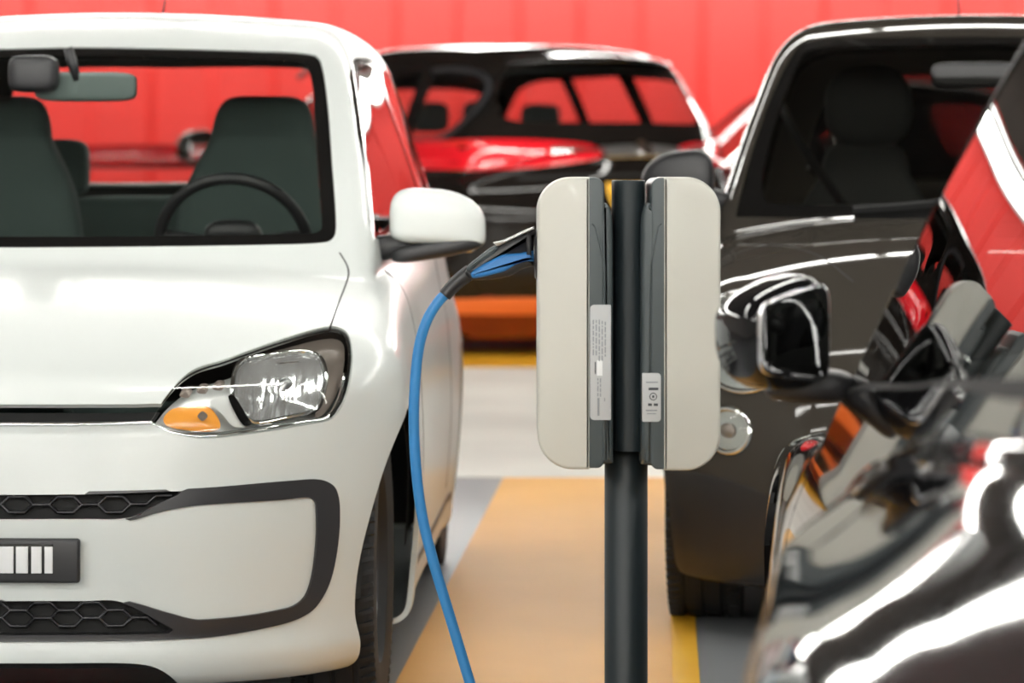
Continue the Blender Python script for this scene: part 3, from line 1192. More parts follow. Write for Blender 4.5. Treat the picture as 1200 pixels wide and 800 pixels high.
m = mat('lamp_reflector', (0.92, 0.93, 0.94), 0.16, metal=0.8)
nt = m.node_tree
tc = nt.nodes.new('ShaderNodeTexCoord')
mp = nt.nodes.new('ShaderNodeMapping')
mp.inputs['Scale'].default_value = (0.0, 1, 0.10)
wv = nt.nodes.new('ShaderNodeTexVoronoi')
wv.inputs['Scale'].default_value = 60
bp = nt.nodes.new('ShaderNodeBump')
bp.inputs['Strength'].default_value = 0.6
bp.inputs['Distance'].default_value = 0.01
nt.links.new(tc.outputs['Object'], mp.inputs['Vector'])
nt.links.new(mp.outputs[0], wv.inputs['Vector'])
nt.links.new(wv.outputs['Distance'], bp.inputs['Height'])
nt.links.new(bp.outputs[0], nt.nodes['Principled BSDF'].inputs['Normal'])
M['lamp_reflector'] = m
wc.patch(BOWL, 'lamp_reflector', 'lamp_reflector', off=-0.012, dome=lambda r: -0.032 * (1 - r * r), parent=hl)
wc.ribbon(BOWL, 0.008, 'reflector_ring', 'chrome', off=-0.010, lift=0.004, closed=True, parent=hl)
AMB = [(192, 486), (204, 474), (243, 471.5), (256, 484), (260, 499), (246, 504), (215, 501), (196, 496)]
wc.patch(AMB, 'turn_signal', 'amber', off=-0.014, dome=lambda r: 0.004 * (1 - r * r), parent=hl)
wc.patch([(238, 480), (244, 486), (238, 492), (232, 486)], 'turn_bulb', 'smoke', off=-0.006, parent=hl, rings=4)
wc.patch([(246, 468), (270, 462), (288, 486), (294, 497), (276, 499), (262, 484)], 'lamp_fin', 'lamp_silver', off=-0.008, parent=hl, rings=4)
wc.patch([(268, 462), (275, 462), (290, 486), (296, 496), (287, 498), (276, 482)], 'lamp_slot', 'black_gloss', off=-0.005, parent=hl, rings=4)
for (bx, by) in ((218, 455), (238, 450), (257, 446)):
    wc.patch([(bx - 7, by + 4), (bx - 2, by - 6), (bx + 7, by - 5), (bx + 4, by + 6)], 'daylight_cell', 'smoke', off=-0.012, dome=lambda r: 0.004 * (1 - r * r), parent=hl, rings=4)
wc.patch([(331, 440), (338, 436), (345, 440), (345, 448), (338, 452), (331, 448)], 'lamp_bulb', 'silver', off=-0.014, dome=lambda r: 0.01 * (1 - r * r), parent=hl, rings=5)

# number plate: dark holder with pale blocks
def plate_part(name, y0, y1, z0, z1, off, th, m, bev=0.004, parent=None):
    """flat slab in front of the bumper; y measured from the middle, + towards image right"""
    x = 0.0 - off
    mb = MB().box((x, -(y0 + y1) / 2, (z0 + z1) / 2), (th, abs(y1 - y0), z1 - z0), bev)
    return wc.put(mb, name, m, parent)


def pz(px, py, d=5.74):
    return ((px - CX) / FPX * d - WC_NOSE[0], CAMZ - (py - HY) / FPX * d)


y1, zt = pz(95, 630)
_, zb_ = pz(95, 682)
pl = plate_part('number_plate', -y1, y1, zb_, zt, 0.010, 0.016, 'black_plastic', 0.006)
_, a1 = pz(0, 636)
_, a0 = pz(0, 672)
for nm, mm_, x0, x1, t0, t1, o_ in (('plate_band', 'label', -2 * 84 - 60, 64, 636, 671, 0.0195),):
    ya, zz1 = pz(x0, t0)
    yb, zz0 = pz(x1, t1)
    plate_part(nm, max(ya, -y1 + .02), yb, zz0, zz1, o_, 0.003, 'black_gloss', 0.001, pl)
for x0, x1 in ((-160, -120), (-112, -84), (-78, -56), (-50, -28), (-22, 18), (21, 35), (39, 51), (54.5, 64)):
    ya, zz1 = pz(x0, 639)
    yb, zz0 = pz(x1, 670)
    plate_part('plate_block', ya, yb, zz0, zz1, 0.0225, 0.004, 'plate_white', 0.0006, pl)
for ch in pl.children:
    ch.location = (0, 0, 0)

wc.wheels(0.62, 3.03, 0.825, r=0.30, w=0.18, rim='satin_black')
for ax in (0.62, 3.03):
    for sg in (1, -1):
        mb = MB()
        n = 40
        v, f = [], []
        for i in range(n + 1):
            a = PI * i / n
            for yy in (0.86, 0.45):
                v.append((ax + 0.335 * math.cos(a), sg * min(yy, 0.80 if ax < 1 else 0.82), 0.28 + 0.335 * math.sin(a)))
        for i in range(n):
            f.append([2 * i, 2 * i + 1, 2 * i + 3, 2 * i + 2])
        mb.add(v, f)
        wc.put(mb, 'wheel_arch_liner', 'black_matt')

# door mirrors
def door_mirror(car, c, sg, size, shell_m, arm_to, k=1.0):
    W, H, D = size
    def wp(p):
        t = p.y / W          # -1 inner .. 1 outer
        drop = -0.06 * H * t - 0.12 * H * max(0, t) ** 2
        hs = 1.0 - 0.22 * max(0, t) ** 2 + 0.05 * (1 - t)
        return (p.x * (1 - 0.25 * max(0, t)) + 0.05 * W * t * t + 0.10 * p.y, p.y * sg, (p.z * hs if p.z > 0 else p.z * 0.5) + drop)
    mb = MB().sup(c, (D, W, H), (0.52, 0.42), (48, 32), wp)
    o = car.put(mb, 'door_mirror', shell_m)
    def wl(p):
        t = p.y / W
        return (p.x * (1 - 0.2 * max(0, t)) + 0.05 * W * t * t + 0.10 * p.y, p.y * sg, p.z - 0.52 * H + 0.34 * H * t * (0.6 if t < 0 else 0.75) - 0.1 * H)
    mb = MB().sup(c, (D * 0.95, W * 0.97, H * 0.26), (0.6, 0.45), (40, 20), wl)
    mb.sup((arm_to[0], sg * arm_to[1], arm_to[2]), (0.05, 0.10, 0.03), (0.6, 0.6), (24, 14), lambda p: (p.x, p.y, p.z + 0.12 * p.y * sg))
    car.put(mb, 'mirror_base', 'black_plastic', o)
    g = MB().sup((c[0] + D * 0.92 + 0.01, c[1], c[2]), (0.006, W * 0.8, H * 0.62), (0.3, 0.5), (32, 16), lambda p: (p.x + 0.10 * p.y, p.y * sg, p.z - 0.08 * H - 0.1 * H * p.y / W))
    car.put(g, 'mirror_glass', 'mirror_glass', o)
    return o


door_mirror(wc, (1.30, -0.898, 1.00), -1, (0.110, 0.083, 0.062), 'white_paint', (1.34, 0.80, 0.955))
door_mirror(wc, (1.30, 0.898, 1.00), 1, (0.110, 0.083, 0.062), 'white_paint', (1.34, 0.80, 0.955))

# cabin
wc.put(MB().sup((1.45, 0, 0.80), (0.42, 0.72, 0.17), (0.35, 0.5), (40, 20), lambda p: (p.x, p.y, p.z - 0.14 * (p.x < -0.1) * (-p.x - 0.1))), 'dashboard', 'black_matt')
seat(wc, 2.33, -0.36, 0.30, 1.335, w=0.245)
seat(wc, 2.33, 0.36, 0.30, 1.335, w=0.245)
seat(wc, 2.95, 0.0, 0.30, 1.06, w=0.62, lean=0.2, head=False)
for yy in (-0.34, 0.34):
    wc.put(MB().sup((3.10, yy, 1.14), (0.05, 0.12, 0.085), (0.4, 0.45), (24, 16)), 'rear_headrest', 'seat_cloth')
steering_wheel(wc, (1.82, -0.36, 0.945), 0.185)
mb = MB().sup((1.64, -0.02, 1.335), (0.02, 0.125, 0.036), (0.4, 0.3), (36, 16))
o = wc.put(mb, 'interior_mirror', 'mirror_back')
mb = MB().sup((1.60, 0.10, 1.365), (0.04, 0.06, 0.045), (0.5, 0.5), (24, 16)).tube([(1.62, 0.02, 1.43), (1.63, 0.0, 1.35)], 0.012, 10)
wc.put(mb, 'sensor_housing', 'black_plastic', o)
wc.put(MB().tube([(3.0, 0, 1.53), (3.16, 0, 1.66), (3.25, 0, 1.73)], [0.006, 0.004, 0.003], 8), 'roof_aerial', 'black_plastic')

# ------------------------------------------------------------------ the charging post with its two wall boxes
YC = 5.0                     # plane of the boxes' near faces
sC = FPX / YC


def cx(px):
    return (px - CX) / sC


def cz(py):
    return CAMZ - (py - HY) / sC


def offset_poly(p, d):
    """move a closed counter-clockwise outline outwards by d"""
    p = np.asarray(p, float)
    n = len(p)
    a = p - np.roll(p, 1, 0)
    b = np.roll(p, -1, 0) - p
    na = np.stack([a[:, 1], -a[:, 0]], 1)
    nb = np.stack([b[:, 1], -b[:, 0]], 1)
    na /= np.maximum(np.linalg.norm(na, axis=1, keepdims=True), 1e-9)
    nb /= np.maximum(np.linalg.norm(nb, axis=1, keepdims=True), 1e-9)
    m = na + nb
    m /= np.maximum(np.linalg.norm(m, axis=1, keepdims=True), 1e-9)
    return p + m * d


def puff(mb, poly, y0, y1, bev, mi=0, steps=5):
    """outline in x,z thickened from y0 to y1 with softened edges"""
    p = np.asarray(poly, float)
    ar = 0.5 * np.sum(p[:, 0] * np.roll(p[:, 1], -1) - np.roll(p[:, 0], -1) * p[:, 1])
    if ar < 0:
        p = p[::-1]
    rings = []
    for k in range(steps + 1):
        a = PI / 2 * k / steps
        rings.append((offset_poly(p, -bev * (1 - math.sin(a))), y0 + bev * (1 - math.cos(a))))
    for k in range(steps, -1, -1):
        a = PI / 2 * k / steps
        rings.append((offset_poly(p, -bev * (1 - math.sin(a))), y1 - bev * (1 - math.cos(a))))
    n = len(p)
    v = [(q[0], y, q[1]) for r, y in rings for q in r]
    f = []
    for i in range(len(rings) - 1):
        for k in range(n):
            f.append([i * n + k, i * n + (k + 1) % n, (i + 1) * n + (k + 1) % n, (i + 1) * n + k])
    f.append(list(range(n))[::-1])
    f.append([(len(rings) - 1) * n + k for k in range(n)])
    return mb.add(v, f, mi)


def rrect(x0, x1, z0, z1, r, n=8):
    """rounded rectangle, r = (bottom-left, bottom-right, top-right, top-left)"""
    out = []
    for (cx_, cz_, rr, a0) in ((x0, z0, r[0], PI), (x1, z0, r[1], 1.5 * PI), (x1, z1, r[2], 0), (x0, z1, r[3], PI / 2)):
        sx = 1 if cx_ == x0 else -1
        sz = 1 if cz_ == z0 else -1
        c = (cx_ + sx * rr, cz_ + sz * rr)
        for k in range(n + 1):
            a = a0 + PI / 2 * k / n
            out.append((c[0] + rr * math.cos(a), c[1] + rr * math.sin(a)))
    return out


DEP = 0.25
st = empty('charging_station', (cx(737), YC + DEP / 2, 0))
tag(st, 'dark grey charging post carrying two pale rounded wall boxes back to back', 'charging station')
SO = Vector(st.location)


def sput(mb, name, m, parent=None):
    o = mb.build(name, m, parent or st)
    if parent is None:
        o.location = -SO
    return o


mb = MB()
pr = 0.0365
mb.lathe([(0.0, 0.0), (0.11, 0.0), (0.11, 0.010), (0.105, 0.014), (pr + 0.004, 0.016), (pr, 0.03), (pr, 0.690), (pr - 0.006, 0.700), (0.0, 0.700)], (cx(737), YC + DEP / 2, 0), 'z', 48)
for k in range(4):
    a = PI / 4 + k * PI / 2
    mb.lathe([(0.0, 0.026), (0.010, 0.026), (0.010, 0.012)], (cx(737) + 0.085 * math.cos(a), YC + DEP / 2 + 0.085 * math.sin(a), 0), 'z', 6)
sharp(sput(mb, 'post', 'post_paint'), 40)
sp = MB()
x0_, x1_ = (720 - CX) / FPX * (YC + .04), (756.5 - CX) / FPX * (YC + .04)
zt_ = CAMZ - (211 - HY) / FPX * (YC + .04)
pb = rrect(x0_, x1_, YC + .04, YC + DEP - .04, (0.0235,) * 4, 8)
rr_ = [(offset_poly(pb, -0.0015), zt_), (offset_poly(pb, 0), zt_ - 0.0015), (offset_poly(pb, 0), 0.66)]
n = len(pb)
v = [(q[0], q[1], z) for r, z in rr_ for q in r]
f = [list(range(n))] + [[i * n + k, i * n + (k + 1) % n, (i + 1) * n + (k + 1) % n, (i + 1) * n + k] for i in range(2) for k in range(n)]
sp.add(v, f)
sharp(sput(sp, 'upper_post', 'post_paint'), 40)

for sgn, (ox, ix, gx, hx) in ((-1, (630, 688, 708, 718.5)), (1, (844.5, 781, 763, 751.5))):
    tz, bz = cz(208), cz(550 if sgn < 0 else 551.5)
    g = MB()
    xa, xb = sorted((cx(ix), cx(gx)))
    rg = 0.016
    puff(g, rrect(xa, xb, bz + 0.002, tz, (0.004, 0.012, rg, 0.004) if sgn < 0 else (0.012, 0.004, 0.004, rg)), YC + 0.002, YC + DEP - 0.002, 0.0035)
    back = sput(g, 'wall_box', 'grey_plastic')
    # moulded step that carries the box on the post
    h = MB()
    xa, xb = sorted((cx(gx) - sgn * 0.012, cx(hx)))
    xm = xb if sgn < 0 else xa
    top = cz(238)
    prof = [(cx(gx) + sgn * 0.012, bz + 0.006), (cx(hx), bz + 0.010), (cx(hx), cz(330)), (cx(hx) + sgn * 0.001, top - 0.03), (cx(hx) + sgn * 0.006, top - 0.006), (cx(hx) + sgn * 0.013, top), (cx(gx) + sgn * 0.012, top - 0.01)]
    puff(h, rounded([(a, b, 1) if i in (0, 1, 6) else (a, b) for i, (a, b) in enumerate(prof)], 6), YC + 0.003, YC + DEP - 0.02, 0.009)
    sput(h, 'mounting_shoe', 'grey_plastic', back)
    # thin rib running down the near face
    r1 = [(cx(ix) - sgn * 0.008, cz(262)), (cx(ix) - sgn * 0.014, cz(266)), (cx(gx) - sgn * 0.001, cz(312)), (cx(gx) - sgn * 0.003, cz(540))]
    mbr = MB().tube([(a, YC + 0.0025, b) for a, b in r1], 0.0016, 8)
    sput(mbr, 'moulding_rib', 'grey_plastic', back)
    c = MB()
    xa, xb = sorted((cx(ox), cx(ix) - sgn * 0.005))
    R = 0.058
    puff(c, rrect(xa, xb, bz, tz + 0.001, (R, 0.003, 0.003, R) if sgn < 0 else (0.003, R, R, 0.003), 14), YC, YC + DEP, 0.0055)
    cover = sput(c, 'front_cover', 'white_plastic', back)
    back['label'] = 'grey back and pale cover, left of the post' if sgn < 0 else 'grey back and pale cover, right of the post'
    cover['label'] = 'off-white rounded cover'
    # rating label
    if sgn < 0:
        L = rrect(cx(691.5), cx(716), cz(492), cz(357), (0.007, 0.002, 0.002, 0.007), 5)
    else:
        L = rrect(cx(752.5), cx(774.5), cz(494), cz(437), (0.002, 0.006, 0.006, 0.002), 5)
    lb = MB()
    puff(lb, L, YC - 0.0006, YC + 0.006, 0.0003, 0, 2)

    def ink(px0, py0, px1, py1, mi, t=0.0009):
        a, b = cx(min(px0, px1)), cx(max(px0, px1))
        e, d = cz(max(py0, py1)), cz(min(py0, py1))
        lb.box(((a + b) / 2, YC - 0.0006, (e + d) / 2), (b - a, t, d - e), 0, None, mi)
    rnd = random.Random(3)
    if sgn < 0:
        for i, xx in enumerate((694.5, 698.0, 701.5, 705.0, 708.5)):
            y = 374 + rnd.random() * 3
            while y < (417 if i else 412):
                ll = 2 + rnd.random() * 6
                ink(xx, y, xx + 1.5, y + ll, 2)
                y += ll + 1.5
        ink(699.5, 422, 706, 440, 3)
        ink(697, 424, 698.4, 438, 1)
        for xx in (700.0, 703.0):
            y = 443
            while y < 462:
                ll = 2 + rnd.random() * 5
                ink(xx, y, xx + 1.3, y + ll, 2)
                y += ll + 1.5
        ink(700, 466, 702.5, 487, 2)
        ink(708, 466, 709, 470, 2)
    else:
        ink(757, 447, 771, 448.5, 2)
        ink(760, 454, 771.5, 457, 1)
        n = 20
        ctr = ((765.5), 464.5)
        for k in range(n):
            a = 2 * PI * k / n
            lb.box((cx(ctr[0] + 4.0 * math.cos(a)), YC - 0.0006, cz(ctr[1] + 4.0 * math.sin(a))), (0.0016, 0.0009, 0.0016), 0, None, 1)
        ink(764.3, 463, 766.8, 466, 1)
        ink(759.5, 472.5, 764, 475.5, 1)
        ink(766, 472.5, 771, 475.5, 1)
        ink(757, 480, 770, 481.5, 2)
        ink(758, 484, 769, 485, 2)
    o = lb.build('rating_label', ['label', 'ink', 'ink_grey', 'label_white'], back)
    # socket with its collar on the outer face
    so = MB()
    xo = cx(ox)
    so.lathe([(0.0, xo - sgn * 0.004), (0.042, xo - sgn * 0.004), (0.042, xo + sgn * 0.002), (0.039, xo + sgn * 0.004), (0.034, xo + sgn * 0.004), (0.033, xo + sgn * 0.001), (0.0, xo + sgn * 0.001)],
             (0, YC + DEP / 2, cz(300)), 'x', 36)
    sharp(sput(so, 'socket_collar', 'black_plastic', back), 40)

# plug and blue cable
YP = YC + DEP / 2
kP = YP / FPX


def pp(px, py, dy=0.0):
    return ((px - CX) * kP, YP + dy, CAMZ - (py - HY) * kP)


cab = empty('charging_cable', pp(500, 1010)[:2] + (0,))
tag(cab, 'blue charging cable hanging from a plug pushed into the left wall box', 'cable')
CO = Vector(cab.location)


def cput(mb, name, m, parent=None):
    o = mb.build(name, m, parent or cab)
    if parent is None:
        o.location = -CO
    return o


pts2 = rounded([(527, 340), (514, 353), (501, 374), (492, 402), (487, 440), (485, 490), (487, 540), (494, 600), (507, 655), (526, 718), (549, 794), (571, 868), (592, 930), (612, 975), (635, 998)], 8, False)
path = [Vector(pp(a, b)) for a, b in pts2]
for q in path:
    q.z = max(q.z, 0.0095)
e = path[-1]
path += [Vector((e.x + 0.02, e.y + 0.06, 0.0095)), Vector((e.x + 0.01, e.y + 0.22, 0.0095)), Vector((e.x - 0.06, e.y + 0.42, 0.0095)), Vector((e.x - 0.16, e.y + 0.62, 0.0095)), Vector((e.x - 0.22, e.y + 0.85, 0.0095))]
cput(MB().tube(path, 0.0092, 14), 'cable', 'blue_cable')
boot = rounded([(521, 346), (529, 337), (540, 327), (552, 318)], 6, False)
cput(MB().tube([pp(*q) for q in boot], [0.0115, 0.0125, 0.0125, 0.013] if False else [0.0115 + 0.002 * i / (len(boot) - 1) for i in range(len(boot))], 16), 'cable_boot', 'black_plastic')


def pxpoly(pts, per=6):
    return [(pp(a, b)[0], pp(a, b)[2]) for a, b in rounded(pts, per)]


plug = MB()
puff(plug, pxpoly([(545, 318), (562, 302), (580, 289), (600, 279), (618, 271), (625.5, 268, 1), (625.5, 311, 1), (619, 313), (610, 316), (598, 323), (578, 327), (558, 328), (550, 326)]), YP - 0.022, YP + 0.022, 0.012)
plug.tube([pp(617, 288.7), pp(622.5, 288.7)], 0.030, 24)
pg = cput(plug, 'plug', 'black_plastic')
gr = MB()
puff(gr, pxpoly([(552, 319), (563, 311), (576, 304), (590, 297.5), (608, 296), (625.5, 293, 1), (625.5, 306, 1), (616, 306), (604, 310), (592, 317), (578, 321), (560, 325), (554, 325)]), YP - 0.0265, YP + 0.0265, 0.006)
cput(gr, 'grip', 'blue_grip', pg)
lv = MB()
puff(lv, pxpoly([(578, 284, 1), (590, 281), (612, 271), (626, 265, 1), (626, 268, 1), (614, 273.5), (592, 284), (583, 288)], 4), YP - 0.020, YP + 0.020, 0.0012, 0, 2)
cput(lv, 'latch_lever', 'silver', pg)
tp = MB()
puff(tp, pxpoly([(547, 313), (562, 300), (579, 288), (584, 290), (578, 298), (560, 309), (551, 317)], 5), YP - 0.0235, YP + 0.0235, 0.004)
cput(tp, 'plug_shoulder', 'grey_plastic', pg)

# ------------------------------------------------------------------ the brown-grey hatchback behind the charging post
P_HATCH = dict(
    L=3.62, axle_z=0.30, k=0.16, kt=0.12, zb=0.13, kp=0.05, kr=0.11, kj=0.03,
    nose=[(0.0, 0.12), (0.14, 0.07), (0.22, 0.03), (0.40, 0.0), (0.58, 0.02), (0.72, 0.06), (0.85, 0.13), (1.0, 0.28)],
    hood=[(0.0, 0.70), (0.1, 0.78), (0.25, 0.86), (0.5, 0.945), (0.75, 0.995), (1.0, 1.02), (1.3, 1.035), (2.0, 1.05), (3.0, 1.08), (3.6, 1.08)],
    crown=0.075,
    plan=(0.17, 0.68, 3.4),
    hwz=[(0.0, 0.79), (0.20, 0.82), (0.50, 0.835), (0.75, 0.81), (0.95, 0.75), (1.05, 0.72), (1.2, 0.68)],
    hwx=[(0.0, 0.98), (0.5, 0.99), (0.9, 1.0), (2.6, 1.0), (3.2, 0.98), (3.6, 0.92)],
    flare=[(0.66, 0.37, 0.012), (2.98, 0.37, 0.012)],
    ws=(0.94, 1.005, 1.62, 1.50), wsc=(0.16, 2.2),
    roof=[(0.5, 1.46), (1.5, 1.55), (1.9, 1.59), (2.3, 1.605), (2.8, 1.585), (3.5, 1.50)], rcrown=0.04,
    gh=[(0.5, 0.75), (1.0, 0.705), (1.15, 0.665), (1.35, 0.595), (1.5, 0.535), (1.65, 0.47)],
    ghx=[(0.5, -0.01), (1.2, 0.0), (2.0, 0.02), (2.8, 0.02), (3.5, -0.03)],
    rear=[(0.1, 3.45), (0.3, 3.58), (0.6, 3.62), (0.9, 3.58), (1.1, 3.50)],
    grear=[(0.5, 3.60), (1.0, 3.50), (1.3, 3.30), (1.5, 3.08), (1.6, 2.95)],
)


def glasshouse(car, ws_out, ws_in, side_out, side_in, rear, cond_front=lambda V, N: N[:, 0] < -0.2, how='yz', fr=None):
    gl = lambda V, N: (np.abs(N[:, 1]) > 0.55) & (V[:, 2] > 0.8)
    if ws_out is not None:
        car.cut('frit', rounded(ws_out, 8), how, cond_front)
        car.cut('windscreen', rounded(ws_in, 8), how, cond_front)
    if side_out is not None:
        car.cut('side_frame', rounded(side_out, 8), 'xz', gl)
        for q in side_in:
            car.cut('side_glass', rounded(q, 8), 'xz', gl)
    if rear is not None:
        car.cut('rear_glass', rounded(rear, 8), 'yz', lambda V, N: N[:, 0] > 0.2)


def arches(car, axs, r=0.338):
    for ax in axs:
        th = np.linspace(0, 2 * PI, 60, endpoint=False)
        car.cut('arch', np.stack([ax + r * np.cos(th), car.P['axle_z'] + r * np.sin(th)], 1), 'xz', lambda V, N: np.abs(V[:, 1]) > 0.45)


def arch_liners(car, axs, r=0.335, out=0.78):
    for ax in axs:
        for sg in (1, -1):
            n = 30
            v, f = [], []
            for i in range(n + 1):
                a = PI * i / n
                for yy in (out, 0.42):
                    v.append((ax + r * math.cos(a), sg * yy, car.P['axle_z'] - 0.02 + r * math.sin(a)))
            for i in range(n):
                f.append([2 * i, 2 * i + 1, 2 * i + 3, 2 * i + 2])
            car.put(MB().add(v, f), 'wheel_arch_liner', 'black_matt')


def finish(car, paint, glass_m='dark_glass', rim=0.012, frame_m='black_gloss', back_m=None, lining='interior', ws_m='windscreen_glass'):
    car.part(['body'], 'body_shell', paint, rim=rim)
    for nm, on, m_, kw in (('frit', 'windscreen_surround', 'black_gloss', dict(off=-0.003, rim=0.01)),
                           ('windscreen', 'windscreen', ws_m, dict(off=-0.003)),
                           ('side_frame', 'window_frame', frame_m, dict(rim=0.01)),
                           ('side_glass', 'side_window', glass_m, dict(off=-0.002)),
                           ('rear_glass', 'rear_window', back_m or glass_m, dict(off=-0.002))):
        if nm in car.names:
            car.part([nm], on, m_, **kw)
    car.liner(['frit', 'windscreen', 'side_frame', 'side_glass', 'rear_glass', 'arch', 'lower', 'strip'], m=lining)


H_ANG = math.atan((1000 - 600) / FPX)
hc = Car('dark_hatchback_car', P_HATCH, ((1172 - 600) / FPX * 7.0, 7.0), H_ANG,
         'brown-grey small hatchback car facing us right behind the charging post', vis=1)
hc.shell(daz=0.6, dphi=0.6, dx=0.02, xa=1.35)
hfr = lambda V, N: N[:, 0] < 0.35
WSO = [(862, 254, 1), (866, 235), (882, 175), (905, 110), (930, 62), (945, 48), (1000, 44), (1300, 40, 1), (1300, 254, 1), (1000, 256)]
WSI = [(893, 224), (896, 190), (915, 120), (938, 68), (950, 58), (1000, 53), (1300, 49, 1), (1300, 238, 1), (1000, 240), (900, 236)]
hc.cut('frit', rounded(WSO, 8), 'px', hfr)
hc.cut('windscreen', rounded(WSI, 8), 'px', hfr)
glasshouse(hc, None, None,
           [(1.20, 1.06), (1.42, 1.24), (1.68, 1.42), (1.85, 1.485), (2.4, 1.50), (2.85, 1.45), (3.0, 1.25), (2.95, 1.10), (2.2, 1.07), (1.4, 1.045)],
           [[(1.30, 1.075), (1.46, 1.22), (1.72, 1.40), (1.87, 1.46), (2.3, 1.475, 1), (2.34, 1.09, 1), (1.5, 1.06)], [(2.38, 1.47, 1), (2.8, 1.43), (2.94, 1.25), (2.90, 1.12), (2.40, 1.095, 1)]],
           [(-0.2, 1.12, 1), (0.40, 1.12), (0.50, 1.16), (0.44, 1.38), (0.36, 1.46), (-0.2, 1.48, 1)])
hc.cut('lower', rounded([(-0.2, 0.14, 1), (0.9, 0.14, 1), (0.9, 0.40, 1), (0.70, 0.405), (0.55, 0.37), (0.45, 0.30), (-0.2, 0.30, 1)], 6), 'yz', lambda V, N: (N[:, 0] < -0.15) & (V[:, 0] < 0.4))
arches(hc, (0.66, 2.98))
finish(hc, 'brown_grey_paint', back_m='privacy_glass', lining='lining_beige', ws_m='tinted_glass')
hc.part(['lower'], 'lower_bumper', 'black_plastic', rim=0.01)
arch_liners(hc, (0.66, 2.98))
hc.wheels(0.66, 2.98, 0.80, r=0.30, w=0.185)
# bonnet edge, head lamps and the round driving lamps
for sg in (-1, 1):
    for nm, y0, z0, R, deep in (('headlight', 0.60, 0.72, 0.115, 0.03), ('driving_lamp', 0.632, 0.512, 0.052, 0.02)):
        th = np.linspace(0, 2 * PI, 40, endpoint=False)
        cir = np.stack([sg * y0 + R * np.cos(th), z0 + R * np.sin(th)], 1)
        ln = hc.patch(cir, nm, 'clear_lens', how='yz', off=0.006, dome=lambda r: 0.012 * (1 - r * r), dense=False, mirror=False, rim=0.01)
        hc.patch(cir, 'lamp_bowl', 'chrome_soft', how='yz', off=0.0025, dome=lambda r: -0.0005 * (1 - r * r), dense=False, mirror=False, parent=ln)
        c2 = np.stack([sg * y0 + R * 0.34 * np.cos(th), z0 + R * 0.34 * np.sin(th)], 1)
        hc.patch(c2, 'lamp_bulb', 'smoke', how='yz', off=0.006, dome=lambda r: 0.006 * (1 - r * r), dense=False, mirror=False, parent=ln, rings=4)
        hc.ribbon(cir, 0.014, 'lamp_ring', 'chrome', how='yz', off=0.004, lift=0.005, closed=True, mirror=False, parent=ln, dense=False)
hc.ribbon([(852, 300), (905, 287), (960, 300), (1000, 330)], 0.004, 'bonnet_seam', 'black_matt', off=0.0008)
hc.ribbon([(-0.45, 0.245), (0, 0.235), (0.45, 0.245)], 0.05, 'bumper_slot', 'black_matt', how='yz', off=0.001, mirror=False)
hc.ribbon([(-0.3, 0.62), (0, 0.615), (0.3, 0.62)], 0.012, 'chrome_strip', 'chrome', how='yz', off=0.004, lift=0.003, mirror=False)
door_mirror(hc, (1.20, -0.815, 1.09), -1, (0.10, 0.092, 0.060), 'black_plastic', (1.22, 0.77, 1.06))
door_mirror(hc, (1.20, 0.815, 1.09), 1, (0.10, 0.092, 0.060), 'black_plastic', (1.22, 0.77, 1.06))
hc.put(MB().sup((1.40, 0, 0.88), (0.42, 0.64, 0.16), (0.4, 0.5), (40, 20)), 'dashboard', 'black_matt')
for sg in (-1, 1):
    seat(hc, 2.15, sg * 0.30, 0.32, 1.22, m='interior', w=0.24)
    mb = MB().sup((2.32, sg * 0.29, 1.33), (0.06, 0.135, 0.13), (0.8, 0.8), (28, 20))
    hc.put(mb, 'headrest', 'interior')
    hc.put(MB().tube([(2.30, sg * 0.34 - 0.05, 1.16), (2.32, sg * 0.34 - 0.05, 1.25)], 0.007, 8), 'headrest_post', 'chrome_soft')
    hc.put(MB().tube([(2.30, sg * 0.34 + 0.05, 1.16), (2.32, sg * 0.34 + 0.05, 1.25)], 0.007, 8), 'headrest_post', 'chrome_soft')
    hc.put(MB().tube([(2.20, sg * 0.60, 1.42), (2.06, sg * 0.50, 1.22), (1.98, sg * 0.36, 1.02), (1.95, sg * 0.24, 0.80)], 0.012, 8, sq=(0.3, 1.6)), 'seat_belt', 'black_matt')
steering_wheel(hc, (1.72, -0.34, 1.0), 0.18)
hc.put(MB().tube([(2.7, 0, 1.585), (2.82, 0, 1.70), (2.9, 0, 1.80)], [0.006, 0.004, 0.003], 8), 'roof_aerial', 'black_plastic')
hc.put(MB().sup((1.50, 0.0, 1.40), (0.02, 0.12, 0.036), (0.4, 0.3), (30, 14)), 'interior_mirror', 'black_plastic')
hc.ribbon([(1000, 247), (1060, 243), (1130, 236), (1230, 228)], 0.016, 'wiper', 'black_matt', off=0.012, mirror=False)

